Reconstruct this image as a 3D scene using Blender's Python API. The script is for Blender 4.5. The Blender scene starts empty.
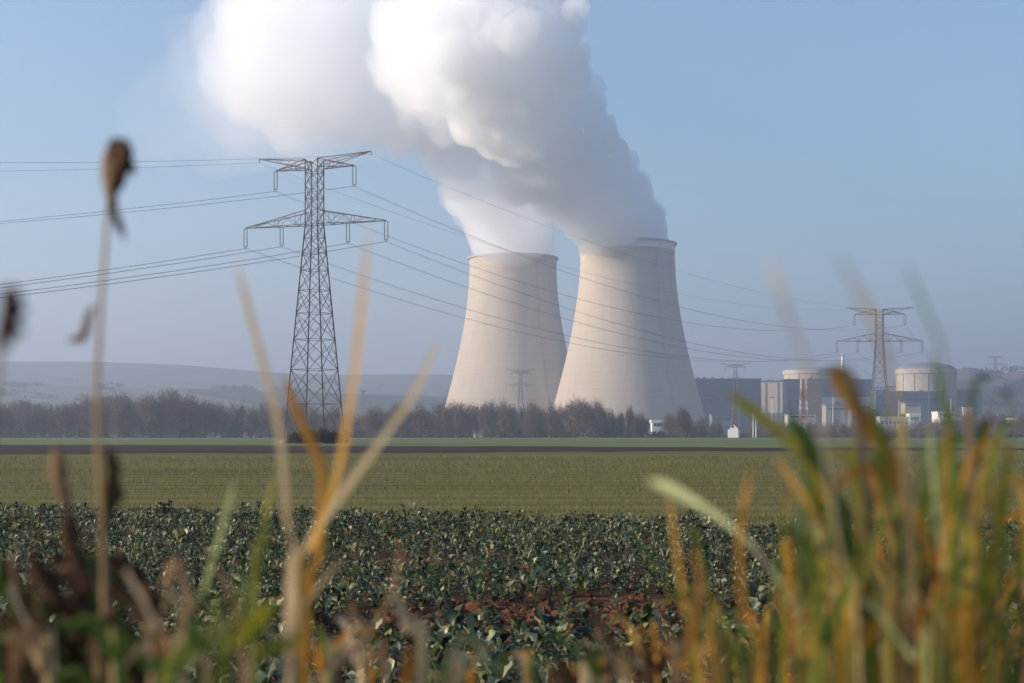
import bpy, bmesh, math, random
import numpy as np
from mathutils import Vector, Matrix, noise

R = math.radians
rng = np.random.default_rng(7)
random.seed(7)
scene = bpy.context.scene
col = scene.collection

# ------------------------------------------------------------------ camera
F = 50 / 36 * 1024            # focal length in pixels
CX, HY = 512.0, 431.0         # picture centre, horizon line
CAM_Z = 1.7
cam_d = bpy.data.cameras.new('camera')
cam_d.lens = 50
cam_d.sensor_width = 36
cam_d.shift_y = (HY - 341.5) / 1024
cam_d.clip_start = 0.05
cam_d.clip_end = 30000
cam_d.dof.use_dof = True
cam_d.dof.focus_distance = 260
cam_d.dof.aperture_fstop = 4.8
cam_d.dof.aperture_blades = 7
cam = bpy.data.objects.new('camera', cam_d)
cam.location = (0, 0, CAM_Z)
cam.rotation_euler = (R(90), 0, 0)
col.objects.link(cam)
scene.camera = cam

# ------------------------------------------------------------------ light
SUN_EL, SUN_AZ = 17.0, -97.0      # azimuth from +Y, clockwise; -90 = straight from the left
world = bpy.data.worlds.new('World')
scene.world = world
world.use_nodes = True
wn = world.node_tree
wn.nodes.clear()
sky = wn.nodes.new('ShaderNodeTexSky')
sky.sky_type = 'NISHITA'
sky.sun_disc = False
sky.sun_elevation = R(SUN_EL)
sky.sun_rotation = R(SUN_AZ)
sky.air_density = 1.3
sky.dust_density = 0.4
sky.ozone_density = 5.0
bg = wn.nodes.new('ShaderNodeBackground')
bg.inputs['Strength'].default_value = 0.092
wo = wn.nodes.new('ShaderNodeOutputWorld')
wn.links.new(sky.outputs[0], bg.inputs[0])
wn.links.new(bg.outputs[0], wo.inputs[0])

sun_d = bpy.data.lights.new('sun', 'SUN')
sun_d.energy = 5.0
sun_d.angle = R(0.55)
sun_d.color = (1.0, 0.85, 0.69)
sun = bpy.data.objects.new('sun', sun_d)
sd = Vector((math.sin(R(SUN_AZ)) * math.cos(R(SUN_EL)), math.cos(R(SUN_AZ)) * math.cos(R(SUN_EL)), math.sin(R(SUN_EL))))
sun.rotation_euler = sd.to_track_quat('Z', 'Y').to_euler()
sun.location = (-60, -10, 60)
col.objects.link(sun)

vs = scene.view_settings
vs.view_transform = 'Standard'
vs.look = 'None'
vs.gamma = 1
vs.exposure = 1.2
cy = scene.cycles
cy.max_bounces = 36
cy.volume_step_rate = 0.35
cy.volume_max_steps = 256
cy.diffuse_bounces = 3
cy.glossy_bounces = 2
cy.transmission_bounces = 4
cy.transparent_max_bounces = 12
cy.volume_bounces = 32
cy.use_denoising = True
cy.sample_clamp_indirect = 6.0

# ------------------------------------------------------------------ helpers
def at(px, py, Y):
    return Vector(((px - CX) / F * Y, Y, CAM_Z + (HY - py) / F * Y))

def sm(a, b, t):
    t = np.clip((t - a) / (b - a), 0, 1)
    return t * t * (3 - 2 * t)

class MB:
    def __init__(s):
        s.v, s.f, s.t = [], [], []
    def quad_mesh(s, verts, faces, tint=0.5):
        o = len(s.v)
        s.v.extend([tuple(p) for p in verts])
        s.f.extend([tuple(i + o for i in f) for f in faces])
        s.t.extend([tint] * len(verts))
    def bar(s, a, b, r, r2=None, n=4):
        a, b = Vector(a), Vector(b)
        r2 = r if r2 is None else r2
        d = (b - a).normalized()
        u = d.cross(Vector((0, 0, 1)))
        if u.length < 1e-3: u = d.cross(Vector((0, 1, 0)))
        u.normalize(); w = d.cross(u)
        vs_ = []
        for p, rr in ((a, r), (b, r2)):
            for k in range(n):
                an = 2 * math.pi * (k + .5) / n
                vs_.append(p + u * math.cos(an) * rr + w * math.sin(an) * rr)
        fs = [(k, (k + 1) % n, n + (k + 1) % n, n + k) for k in range(n)]
        fs += [tuple(range(n - 1, -1, -1)), tuple(range(n, 2 * n))]
        s.quad_mesh(vs_, fs)
    def tube(s, pts, rad, n=6, tint=0.5):
        pts = [Vector(p) for p in pts]
        vs_, fs = [], []
        u = None
        for i, p in enumerate(pts):
            d = (pts[min(i + 1, len(pts) - 1)] - pts[max(i - 1, 0)]).normalized()
            if u is None:
                u = d.cross(Vector((0.1, 0.2, 1)))
                if u.length < 1e-3: u = d.cross(Vector((1, 0, 0)))
            u = (u - d * u.dot(d)).normalized()
            w = d.cross(u)
            r = rad[i] if hasattr(rad, '__len__') else rad
            for k in range(n):
                an = 2 * math.pi * k / n
                vs_.append(p + (u * math.cos(an) + w * math.sin(an)) * r)
        for i in range(len(pts) - 1):
            for k in range(n):
                fs.append((i * n + k, i * n + (k + 1) % n, (i + 1) * n + (k + 1) % n, (i + 1) * n + k))
        fs.append(tuple(range(n - 1, -1, -1)))
        fs.append(tuple((len(pts) - 1) * n + k for k in range(n)))
        s.quad_mesh(vs_, fs, tint)
    def box(s, x0, x1, y0, y1, z0, z1):
        v = [(x, y, z) for z in (z0, z1) for y in (y0, y1) for x in (x0, x1)]
        s.quad_mesh(v, [(0, 2, 3, 1), (4, 5, 7, 6), (0, 1, 5, 4), (2, 6, 7, 3), (0, 4, 6, 2), (1, 3, 7, 5)])
    def lathe(s, prof, c=(0, 0), n=96, cap=False):
        vs_, fs = [], []
        for r, z in prof:
            for k in range(n):
                a = 2 * math.pi * k / n
                vs_.append((c[0] + r * math.cos(a), c[1] + r * math.sin(a), z))
        for i in range(len(prof) - 1):
            for k in range(n):
                fs.append((i * n + k, i * n + (k + 1) % n, (i + 1) * n + (k + 1) % n, (i + 1) * n + k))
        if cap: fs.append(tuple((len(prof) - 1) * n + k for k in range(n)))
        s.quad_mesh(vs_, fs)
    def build(s, name, mat, parent=None, smooth=False, tint=False):
        me = bpy.data.meshes.new(name)
        me.from_pydata(s.v, [], s.f)
        if tint:
            a = me.attributes.new('tint', 'FLOAT', 'POINT')
            a.data.foreach_set('value', np.array(s.t, dtype=np.float32))
        return link(name, me, mat, parent, smooth)

def link(name, me, mat, parent=None, smooth=False):
    if mat is not None: me.materials.append(mat)
    if smooth:
        me.polygons.foreach_set('use_smooth', np.ones(len(me.polygons), dtype=bool))
    o = bpy.data.objects.new(name, me)
    col.objects.link(o)
    if parent is not None: o.parent = parent
    return o

def np_mesh(name, v, f, tint=None):
    """v (n,3), f (m,4) -> mesh, quickly"""
    me = bpy.data.meshes.new(name)
    me.vertices.add(len(v)); me.vertices.foreach_set('co', np.ascontiguousarray(v, dtype=np.float32).ravel())
    k = f.shape[1]
    me.loops.add(f.size); me.loops.foreach_set('vertex_index', np.ascontiguousarray(f, dtype=np.int32).ravel())
    me.polygons.add(len(f)); me.polygons.foreach_set('loop_start', np.arange(0, f.size, k, dtype=np.int32))
    me.polygons.foreach_set('loop_total', np.full(len(f), k, dtype=np.int32))
    me.update(calc_edges=True)
    if tint is not None:
        a = me.attributes.new('tint', 'FLOAT', 'POINT')
        a.data.foreach_set('value', np.ascontiguousarray(tint, dtype=np.float32))
    return me

def empty(name, loc=(0, 0, 0), rz=0):
    o = bpy.data.objects.new(name, None)
    o.location = loc; o.rotation_euler = (0, 0, rz)
    col.objects.link(o)
    return o

def tag(o, label, cat, group=None, kind=None):
    if label: o['label'] = label
    if cat: o['category'] = cat
    if group: o['group'] = group
    if kind: o['kind'] = kind
    return o

def copy_tree(root, kids):
    c = root.copy(); col.objects.link(c)
    for k in kids:
        d = k.copy(); col.objects.link(d); d.parent = c
    return c

# ------------------------------------------------------------------ materials
def mat(name):
    m = bpy.data.materials.new(name)
    m.use_nodes = True
    nt = m.node_tree
    b = nt.nodes['Principled BSDF']
    return m, nt, b

def N(nt, t, **kw):
    n = nt.nodes.new(t)
    for k, v in kw.items():
        if k in n.inputs.keys() if hasattr(n.inputs, 'keys') else False:
            n.inputs[k].default_value = v
        else:
            setattr(n, k, v)
    return n

def ramp(nt, stops, interp='LINEAR'):
    n = nt.nodes.new('ShaderNodeValToRGB')
    cr = n.color_ramp; cr.interpolation = interp
    while len(cr.elements) < len(stops): cr.elements.new(0.5)
    for e, (p, c) in zip(cr.elements, stops):
        e.position = p; e.color = (*c, 1)
    return n

def mixc(nt, fac, a, b, blend='MIX'):
    n = nt.nodes.new('ShaderNodeMix'); n.data_type = 'RGBA'; n.blend_type = blend
    for sock, val in ((n.inputs[0], fac), (n.inputs[6], a), (n.inputs[7], b)):
        if hasattr(val, 'is_linked') or hasattr(val, 'links'):
            nt.links.new(val, sock)
        elif isinstance(val, tuple):
            sock.default_value = (*val, 1)
        else:
            sock.default_value = val
    return n.outputs[2]

def coords(nt, scale=(1, 1, 1)):
    tc = nt.nodes.new('ShaderNodeTexCoord')
    mp = nt.nodes.new('ShaderNodeMapping')
    mp.inputs['Scale'].default_value = scale
    nt.links.new(tc.outputs['Object'], mp.inputs[0])
    return mp.outputs[0]

def tex_noise(nt, scale, detail=4, rough=.55, vec=None, sc=(1, 1, 1)):
    n = nt.nodes.new('ShaderNodeTexNoise')
    n.inputs['Scale'].default_value = scale
    n.inputs['Detail'].default_value = detail
    n.inputs['Roughness'].default_value = rough
    nt.links.new(vec if vec is not None else coords(nt, sc), n.inputs['Vector'])
    return n.outputs['Fac']

def bump(nt, b, h, strength, dist):
    n = nt.nodes.new('ShaderNodeBump')
    n.inputs['Strength'].default_value = strength
    n.inputs['Distance'].default_value = dist
    nt.links.new(h, n.inputs['Height'])
    nt.links.new(n.outputs[0], b.inputs['Normal'])

def simple(name, c, rough=.7, var=.25, scale=1.5, metal=0, spec=.3):
    m, nt, b = mat(name)
    f = tex_noise(nt, scale, 5)
    r = ramp(nt, [(.3, tuple(x * (1 - var) for x in c)), (.7, tuple(min(1, x * (1 + var)) for x in c))])
    nt.links.new(f, r.inputs[0])
    nt.links.new(r.outputs[0], b.inputs['Base Color'])
    b.inputs['Roughness'].default_value = rough
    b.inputs['Metallic'].default_value = metal
    b.inputs['Specular IOR Level'].default_value = spec
    return m

def leafy(name, stops, rough=.5, transl=.35, spec=.3, interp='LINEAR', mottled=0.0):
    """leaf: diffuse + translucent, colour picked per leaf by the attribute tint"""
    m, nt, b = mat(name)
    at_ = nt.nodes.new('ShaderNodeAttribute'); at_.attribute_name = 'tint'
    fac = at_.outputs['Fac']
    if mottled:
        nz = tex_noise(nt, 60, 4)
        mm = nt.nodes.new('ShaderNodeMath'); mm.operation = 'MULTIPLY_ADD'
        nt.links.new(nz, mm.inputs[0]); mm.inputs[1].default_value = mottled
        sub = nt.nodes.new('ShaderNodeMath'); sub.operation = 'SUBTRACT'
        nt.links.new(fac, sub.inputs[0]); sub.inputs[1].default_value = mottled / 2
        nt.links.new(sub.outputs[0], mm.inputs[2]); fac = mm.outputs[0]
    r = ramp(nt, stops, interp)
    nt.links.new(fac, r.inputs[0])
    nt.links.new(r.outputs[0], b.inputs['Base Color'])
    b.inputs['Roughness'].default_value = rough
    b.inputs['Specular IOR Level'].default_value = spec
    tr = nt.nodes.new('ShaderNodeBsdfTranslucent')
    nt.links.new(r.outputs[0], tr.inputs[0])
    mx = nt.nodes.new('ShaderNodeMixShader'); mx.inputs[0].default_value = transl
    nt.links.new(b.outputs[0], mx.inputs[1]); nt.links.new(tr.outputs[0], mx.inputs[2])
    nt.links.new(mx.outputs[0], nt.nodes['Material Output'].inputs[0])
    return m

# ------------------------------------------------------------------ terrain
_U = np.array([-2.5, -.9, -.5, -.36, -.293, -.233, -.184, -.149, -.117, -.047, .034, .13, .25, .30, .3186, .333, .343, .36, .42, .6, 1.2, 2.5])
_Y2 = np.array([395, 372, 366, 361, 361, 364.5, 371, 375, 376, 376, 386, 390, 388, 384, 383, 382, 382, 380, 376, 376, 385, 395.])
_U1 = np.array([-2.5, -.6, -.36, -.3, -.22, -.15, -.05, .05, .2, .27, .30, .312, .3186, .326, .334, .343, .352, .36, .4, .5, .8, 2.5])
_Y1 = np.array([410, 388, 384, 386, 389, 393, 398, 405, 410, 392, 374, 370, 367.5, 370, 374.5, 374.5, 372, 371, 366, 368, 385, 410.])

def terrain(x, y):
    x = np.asarray(x, float); y = np.asarray(y, float)
    yy = np.maximum(y, 1.0)
    u = x / yy
    z = .95 * (1 - sm(2.3, 5.2, y)) + .10 * (1 - sm(20, 70, y)) * 0
    z = z - 4.2 * sm(345, 620, y) 
    wob = np.sin(x * .0021 + 1.3) * 6 + np.sin(x * .0057 + y * .001) * 2.5
    r1 = CAM_Z + (HY - np.interp(u, _U1, _Y1)) / F * 2000
    r2 = CAM_Z + (HY - np.interp(u, _U, _Y2)) / F * 3300
    front = sm(0, 200, y)
    h = sm(1550, 2000, y) * (r1 + 4 + wob * .25) * (1 - .35 * sm(2050, 2500, y))
    h = np.maximum(h, sm(2300, 3300, y) * (r2 + 4 + wob * .4)) 
    return z + h * front

def build_ground():
    radii = np.concatenate([np.linspace(.0, 12, 40), np.geomspace(12.6, 1500, 80), np.linspace(1540, 3700, 90), np.geomspace(3800, 6500, 12)])
    ang = np.concatenate([np.linspace(-180, -40, 36, endpoint=False), np.linspace(-40, 40, 240, endpoint=False), np.linspace(40, 180, 36)])
    A, Rr = np.meshgrid(np.radians(ang), radii)
    X = np.sin(A) * Rr; Y = np.cos(A) * Rr
    Z = terrain(X, Y)
    v = np.stack([X, Y, Z], -1).reshape(-1, 3)
    nr, na = A.shape
    i = np.arange(nr - 1)[:, None] * na + np.arange(na - 1)[None]
    f = np.stack([i, i + na, i + na + 1, i + 1], -1).reshape(-1, 4)
    f = f[:, ::-1]
    m, nt, b = mat('ground_soil_and_farmland')
    vec = coords(nt)
    fine = tex_noise(nt, 6.0, 8, .7, vec)
    mid = tex_noise(nt, .6, 5, .6, vec)
    soil = ramp(nt, [(.25, (.045, .022, .012)), (.5, (.11, .05, .026)), (.8, (.19, .09, .045))])
    nt.links.new(fine, soil.inputs[0])
    grass = ramp(nt, [(.3, (.05, .07, .02)), (.7, (.12, .12, .045))])
    nt.links.new(mid, grass.inputs[0])
    # far farmland: patches of wood, pasture, stubble
    vo = nt.nodes.new('ShaderNodeTexVoronoi'); vo.inputs['Scale'].default_value = 1.0
    mp = nt.nodes.new('ShaderNodeMapping'); mp.inputs['Scale'].default_value = (.0022, .0045, .0)
    nt.links.new(vec, mp.inputs[0])
    nzv = nt.nodes.new('ShaderNodeTexNoise'); nzv.inputs['Scale'].default_value = .004; nt.links.new(vec, nzv.inputs['Vector'])
    add = nt.nodes.new('ShaderNodeVectorMath'); add.operation = 'MULTIPLY_ADD'
    nt.links.new(nzv.outputs['Color'], add.inputs[0]); add.inputs[1].default_value = (.8, .8, 0); nt.links.new(mp.outputs[0], add.inputs[2])
    nt.links.new(add.outputs[0], vo.inputs['Vector'])
    patch = ramp(nt, [(.0, (.02, .028, .015)), (.42, (.028, .035, .018)), (.45, (.07, .08, .035)), (.62, (.055, .06, .03)), (.65, (.085, .085, .055)), (.74, (.15, .135, .10)), (.80, (.03, .04, .02))], 'CONSTANT')
    sep = nt.nodes.new('ShaderNodeSeparateColor'); nt.links.new(vo.outputs['Color'], sep.inputs[0])
    nt.links.new(sep.outputs[0], patch.inputs[0])
    sxyz = nt.nodes.new('ShaderNodeSeparateXYZ'); nt.links.new(vec, sxyz.inputs[0])
    def band(a, c):
        mr = nt.nodes.new('ShaderNodeMapRange'); mr.inputs[1].default_value = a; mr.inputs[2].default_value = c
        nt.links.new(sxyz.outputs[1], mr.inputs[0]); return mr.outputs[0]
    c1 = mixc(nt, band(4.0, 5.0), grass.outputs[0], soil.outputs[0])
    c2 = mixc(nt, band(60, 90), c1, grass.outputs[0])
    c3 = mixc(nt, band(700, 1400), c2, patch.outputs[0])
    nt.links.new(c3, b.inputs['Base Color'])
    b.inputs['Roughness'].default_value = .95
    b.inputs['Specular IOR Level'].default_value = .1
    bump(nt, b, fine, .8, .05)
    o = link('ground', np_mesh('ground', v, f), m, smooth=True)
    tag(o, None, None, kind='structure')

def field_sheet(name, y0, y1, lift, m, xs=None, ny=60, extent=2.2):
    """a strip of field between two boundary lines y0(x), y1(x), laid just above the ground"""
    xs = np.linspace(-420, 420, 841) if xs is None else xs
    t = np.linspace(0, 1, ny) ** 1.6
    X, T = np.meshgrid(xs, t)
    a = np.maximum(y0(X), 6); bb = y1(X)
    bb = np.maximum(bb, a + .01)
    Y = a + (bb - a) * T
    Z = terrain(X, Y) + lift
    v = np.stack([X, Y, Z], -1).reshape(-1, 3)
    nr, na = X.shape
    i = np.arange(nr - 1)[:, None] * na + np.arange(na - 1)[None]
    f = np.stack([i, i + 1, i + na + 1, i + na], -1).reshape(-1, 4)
    o = link(name, np_mesh(name, v, f), m, smooth=True)
    tag(o, None, None, kind='structure')
    return o

rape_edge = lambda x: np.clip(26.3 - .30 * x, 20, 60)
ragged = lambda x: 1.6 * np.sin(x * .19) + 1.1 * np.sin(x * .47 + 1) + .8 * np.sin(x * 1.13 + 2)
plough_near = lambda x: np.clip(113 + .24 * x + 1.2 * np.sin(x * .05), 40, 200) + ragged(x)
plough_far = lambda x: np.clip(152 - .36 * x, 134 + x * 0, 260) + 1.3 * ragged(x * .8 + 40)

def wheat_material(name, c0, c1, c2, rows=.11):
    m, nt, b = mat(name)
    vec = coords(nt)
    fine = tex_noise(nt, 9, 6, .75, vec)
    big = tex_noise(nt, .05, 4, .6, coords(nt, (.35, 1, 1)))
    streak = tex_noise(nt, 1.1, 5, .65, coords(nt, (.02, 1, 1)))
    wv = nt.nodes.new('ShaderNodeTexWave'); wv.bands_direction = 'Y'; wv.inputs['Scale'].default_value = .115; wv.inputs['Distortion'].default_value = 5.0
    wv.inputs['Detail'].default_value = 3; wv.inputs['Detail Scale'].default_value = .25
    nt.links.new(coords(nt, (.12, 1, 1)), wv.inputs['Vector'])
    r = ramp(nt, [(.28, c0), (.5, c1), (.72, c2)])
    mx = nt.nodes.new('ShaderNodeMath'); mx.operation = 'MULTIPLY_ADD'
    nt.links.new(streak, mx.inputs[0]); mx.inputs[1].default_value = .75
    m2 = nt.nodes.new('ShaderNodeMath'); m2.operation = 'MULTIPLY'
    nt.links.new(fine, m2.inputs[0]); m2.inputs[1].default_value = .30
    nt.links.new(m2.outputs[0], mx.inputs[2])
    m3 = nt.nodes.new('ShaderNodeMath'); m3.operation = 'MULTIPLY_ADD'
    nt.links.new(big, m3.inputs[0]); m3.inputs[1].default_value = .5; m3.inputs[2].default_value = -.27
    m4 = nt.nodes.new('ShaderNodeMath'); m4.operation = 'ADD'
    nt.links.new(mx.outputs[0], m4.inputs[0]); nt.links.new(m3.outputs[0], m4.inputs[1])
    m5 = nt.nodes.new('ShaderNodeMath'); m5.operation = 'MULTIPLY_ADD'
    nt.links.new(wv.outputs['Fac'], m5.inputs[0]); m5.inputs[1].default_value = rows; nt.links.new(m4.outputs[0], m5.inputs[2])
    m6 = nt.nodes.new('ShaderNodeMath'); m6.operation = 'SUBTRACT'
    nt.links.new(m5.outputs[0], m6.inputs[0]); m6.inputs[1].default_value = rows / 2
    nt.links.new(m6.outputs[0], r.inputs[0])
    nt.links.new(r.outputs[0], b.inputs['Base Color'])
    b.inputs['Roughness'].default_value = .9
    b.inputs['Specular IOR Level'].default_value = .15
    bump(nt, b, fine, .6, .06)
    return m

build_ground()
M_wheat = wheat_material('young_wheat', (.065, .05, .013), (.128, .112, .026), (.20, .17, .045))
M_plough = wheat_material('ploughed_earth', (.026, .013, .009), (.043, .021, .014), (.065, .033, .021))
M_strip = wheat_material('green_winter_crop', (.09, .11, .036), (.13, .155, .052), (.17, .185, .065))
field_sheet('wheat_field', rape_edge, plough_near, .02, M_wheat)
field_sheet('ploughed_field', plough_near, plough_far, .035, M_plough)
field_sheet('green_crop_field', plough_far, lambda x: 352 + 4 * np.sin(x * .02), .05, M_strip)

# young wheat blades in drill rows, nearest part of the field
def wheat_blades():
    n = 60000
    Y = 22 + (95 - 22) * rng.random(n) ** 1.5
    Y = np.round(Y / .17) * .17 + rng.normal(0, .02, n)
    X = (rng.random(n) - .5) * 2 * .42 * Y
    k = (Y > rape_edge(X) + .25) & (Y < plough_near(X))
    X, Y = X[k], Y[k]; n = len(X)
    sc = np.clip(Y / 35, 1, 2.2)
    h = (.05 + .06 * rng.random(n)) * np.sqrt(sc); w = .006 * sc
    an = rng.random(n) * 6.28
    lean = (rng.random((n, 2)) - .5) * .9 * h[:, None]
    Z = terrain(X, Y) + .02
    dx, dy = np.cos(an) * w, np.sin(an) * w
    v = np.stack([np.stack([X - dx, Y - dy, Z], -1), np.stack([X + dx, Y + dy, Z], -1), np.stack([X + lean[:, 0], Y + lean[:, 1], Z + h], -1)], 1)
    f = np.arange(n * 3).reshape(n, 3)
    tint = np.repeat(rng.random(n), 3)
    m = leafy('wheat_blade', [(0, (.07, .08, .022)), (.6, (.14, .14, .04)), (.9, (.24, .2, .07)), (1, (.3, .22, .09))], .6, .3)
    o = link('wheat_seedlings', np_mesh('wheat_seedlings', v.reshape(-1, 3), f, tint), m)
    tag(o, 'short green wheat seedlings in drilled rows across the middle field', 'crop', kind='stuff')
wheat_blades()

# ------------------------------------------------------------------ cooling towers
def concrete_tower_material():
    m, nt, b = mat('tower_concrete')
    vec = coords(nt)
    sx = nt.nodes.new('ShaderNodeSeparateXYZ'); nt.links.new(vec, sx.inputs[0])
    # lift joints
    wv = nt.nodes.new('ShaderNodeTexWave'); wv.wave_type = 'BANDS'; wv.bands_direction = 'Z'
    wv.inputs['Scale'].default_value = .047; wv.inputs['Distortion'].default_value = .15
    nt.links.new(vec, wv.inputs['Vector'])
    ln = ramp(nt, [(0, (.88, .88, .88)), (.03, (.96, .96, .96)), (.06, (1, 1, 1))]); nt.links.new(wv.outputs['Fac'], ln.inputs[0])
    st = tex_noise(nt, .12, 6, .65, coords(nt, (1, 1, .10)))
    rr = ramp(nt, [(.22, (.34, .285, .228)), (.42, (.42, .355, .285)), (.6, (.44, .375, .302)), (.8, (.495, .43, .355))]); nt.links.new(st, rr.inputs[0])
    nt.links.new(mixc(nt, 1.0, rr.outputs[0], ln.outputs[0], 'MULTIPLY'), b.inputs['Base Color'])
    b.inputs['Roughness'].default_value = .9
    b.inputs['Specular IOR Level'].default_value = .15
    return m
M_conc = concrete_tower_material()
M_rim = simple('rim_concrete', (.34, .33, .32), .9, .12, .3)
M_band = simple('pale_rim_paint', (.66, .66, .66), .8, .08, .2)
M_ladder = simple('ladder_steel', (.30, .28, .26), .7)
M_inside = simple('tower_inside', (.2, .19, .18), .95)

def cooling_tower(px, D, label, band):
    k = D / 1200
    c = at(px, HY, D)
    base_z = float(terrain(c.x, D))
    t = empty('cooling_tower', (c.x, D, base_z))
    tag(t, label, 'cooling tower', 'cooling towers of the power plant')
    s = D / F
    thr = 47.0 * s * .925 ** 0 * (1 if k == 1 else .925)
    thr_z = CAM_Z + 181 * 1200 / F - base_z
    thr = 47.0 * 1200 / F
    top = CAM_Z + 186.3 * 1200 / F - base_z
    kk = .134
    rad = lambda z: math.sqrt(thr ** 2 + kk * (z - thr_z) ** 2) if z < thr_z else thr + (z - thr_z) * .10
    zs = np.linspace(11, top - 6.2, 60)
    prof = [(rad(z), z) for z in zs]
    inner = [(rad(z) - .9, z) for z in zs[::-1]]
    m = MB(); m.lathe(prof + [(rad(top - 6.2) - .9, top - 6.2)] + inner[::1] + [prof[0]], n=160)
    m.build('shell', M_conc, t, smooth=True)
    m = MB(); rt, rb = rad(top - .9), rad(top - 6.19)
    m.lathe([(rb + .1, top - 6.19), (rt + .1, top - .9), (rt - .8, top - .9), (rb - .8, top - 6.19), (rb + .1, top - 6.19)], n=160)
    m.build('top_band', band, t)
    m = MB(); m.lathe([(rt - 1, top - .895), (rt + 1.5, top - .895), (rt + 1.6, top + .6), (rt + 1.0, top + .6), (rt + .9, top), (rt - 1, top), (rt - 1, top - .895)], n=160)
    m.build('rim_walkway', M_rim, t)
    # diagonal columns round the air inlet
    m = MB(); n = 44
    for i in range(n):
        a0 = 2 * math.pi * i / n; a1 = a0 + math.pi / n
        r0, r1 = rad(0) , rad(11) - .45
        for sgn in (-1, 1):
            m.bar((r0 * math.cos(a0), r0 * math.sin(a0), -.5), (r1 * math.cos(a0 + sgn * math.pi / n), r1 * math.sin(a0 + sgn * math.pi / n), 11.2), .45)
    m.build('inlet_columns', M_conc, t)
    m = MB(); m.lathe([(rad(0) - 6, 0), (rad(0) - 6, 11.5)], n=64)
    m.build('inlet_fill', M_inside, t)
    # ladder with hoops up the outside
    m = MB(); a = -math.pi / 2 + .55
    pts = [((rad(z) + .6) * math.cos(a) for _ in (0,)) for z in ()]
    for off in (-.6, .6):
        P = []
        for z in np.linspace(11, top - 6, 50):
            r = rad(z) + .55
            P.append((r * math.cos(a) - off * math.sin(a), r * math.sin(a) + off * math.cos(a), z))
        m.tube(P, .11, 4)
    for z in np.arange(12, top - 6, 2.4):
        r = rad(z) + .55
        m.bar((r * math.cos(a) + .6 * math.sin(a), r * math.sin(a) - .6 * math.cos(a), z), (r * math.cos(a) - .6 * math.sin(a), r * math.sin(a) + .6 * math.cos(a), z), .05)
    m.build('access_ladder', M_ladder, t)
    return t

cooling_tower(627.5, 1200, 'nearer concrete cooling tower with a pale band under its rim, overlapping the other tower', M_band)
cooling_tower(513, 1298, 'farther concrete cooling tower partly covered by its neighbour, no pale band at the rim', M_conc)

# ------------------------------------------------------------------ steam
def keep_largest(me):
    """drop the small loose islands a remesh can leave"""
    n = len(me.vertices)
    e = np.empty(len(me.edges) * 2, np.int32); me.edges.foreach_get('vertices', e); e = e.reshape(-1, 2)
    lab = np.arange(n)
    while True:
        old = lab.copy()
        m = np.minimum(lab[e[:, 0]], lab[e[:, 1]])
        np.minimum.at(lab, e[:, 0], m); np.minimum.at(lab, e[:, 1], m)
        for _ in range(4): lab = lab[lab]
        if np.array_equal(lab, old): break
    big = np.bincount(lab, minlength=n).argmax()
    if (lab != big).any():
        bm = bmesh.new(); bm.from_mesh(me)
        bm.verts.ensure_lookup_table()
        bmesh.ops.delete(bm, geom=[bm.verts[int(i)] for i in np.where(lab != big)[0]], context='VERTS')
        bm.to_mesh(me); bm.free()
    return me

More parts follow.
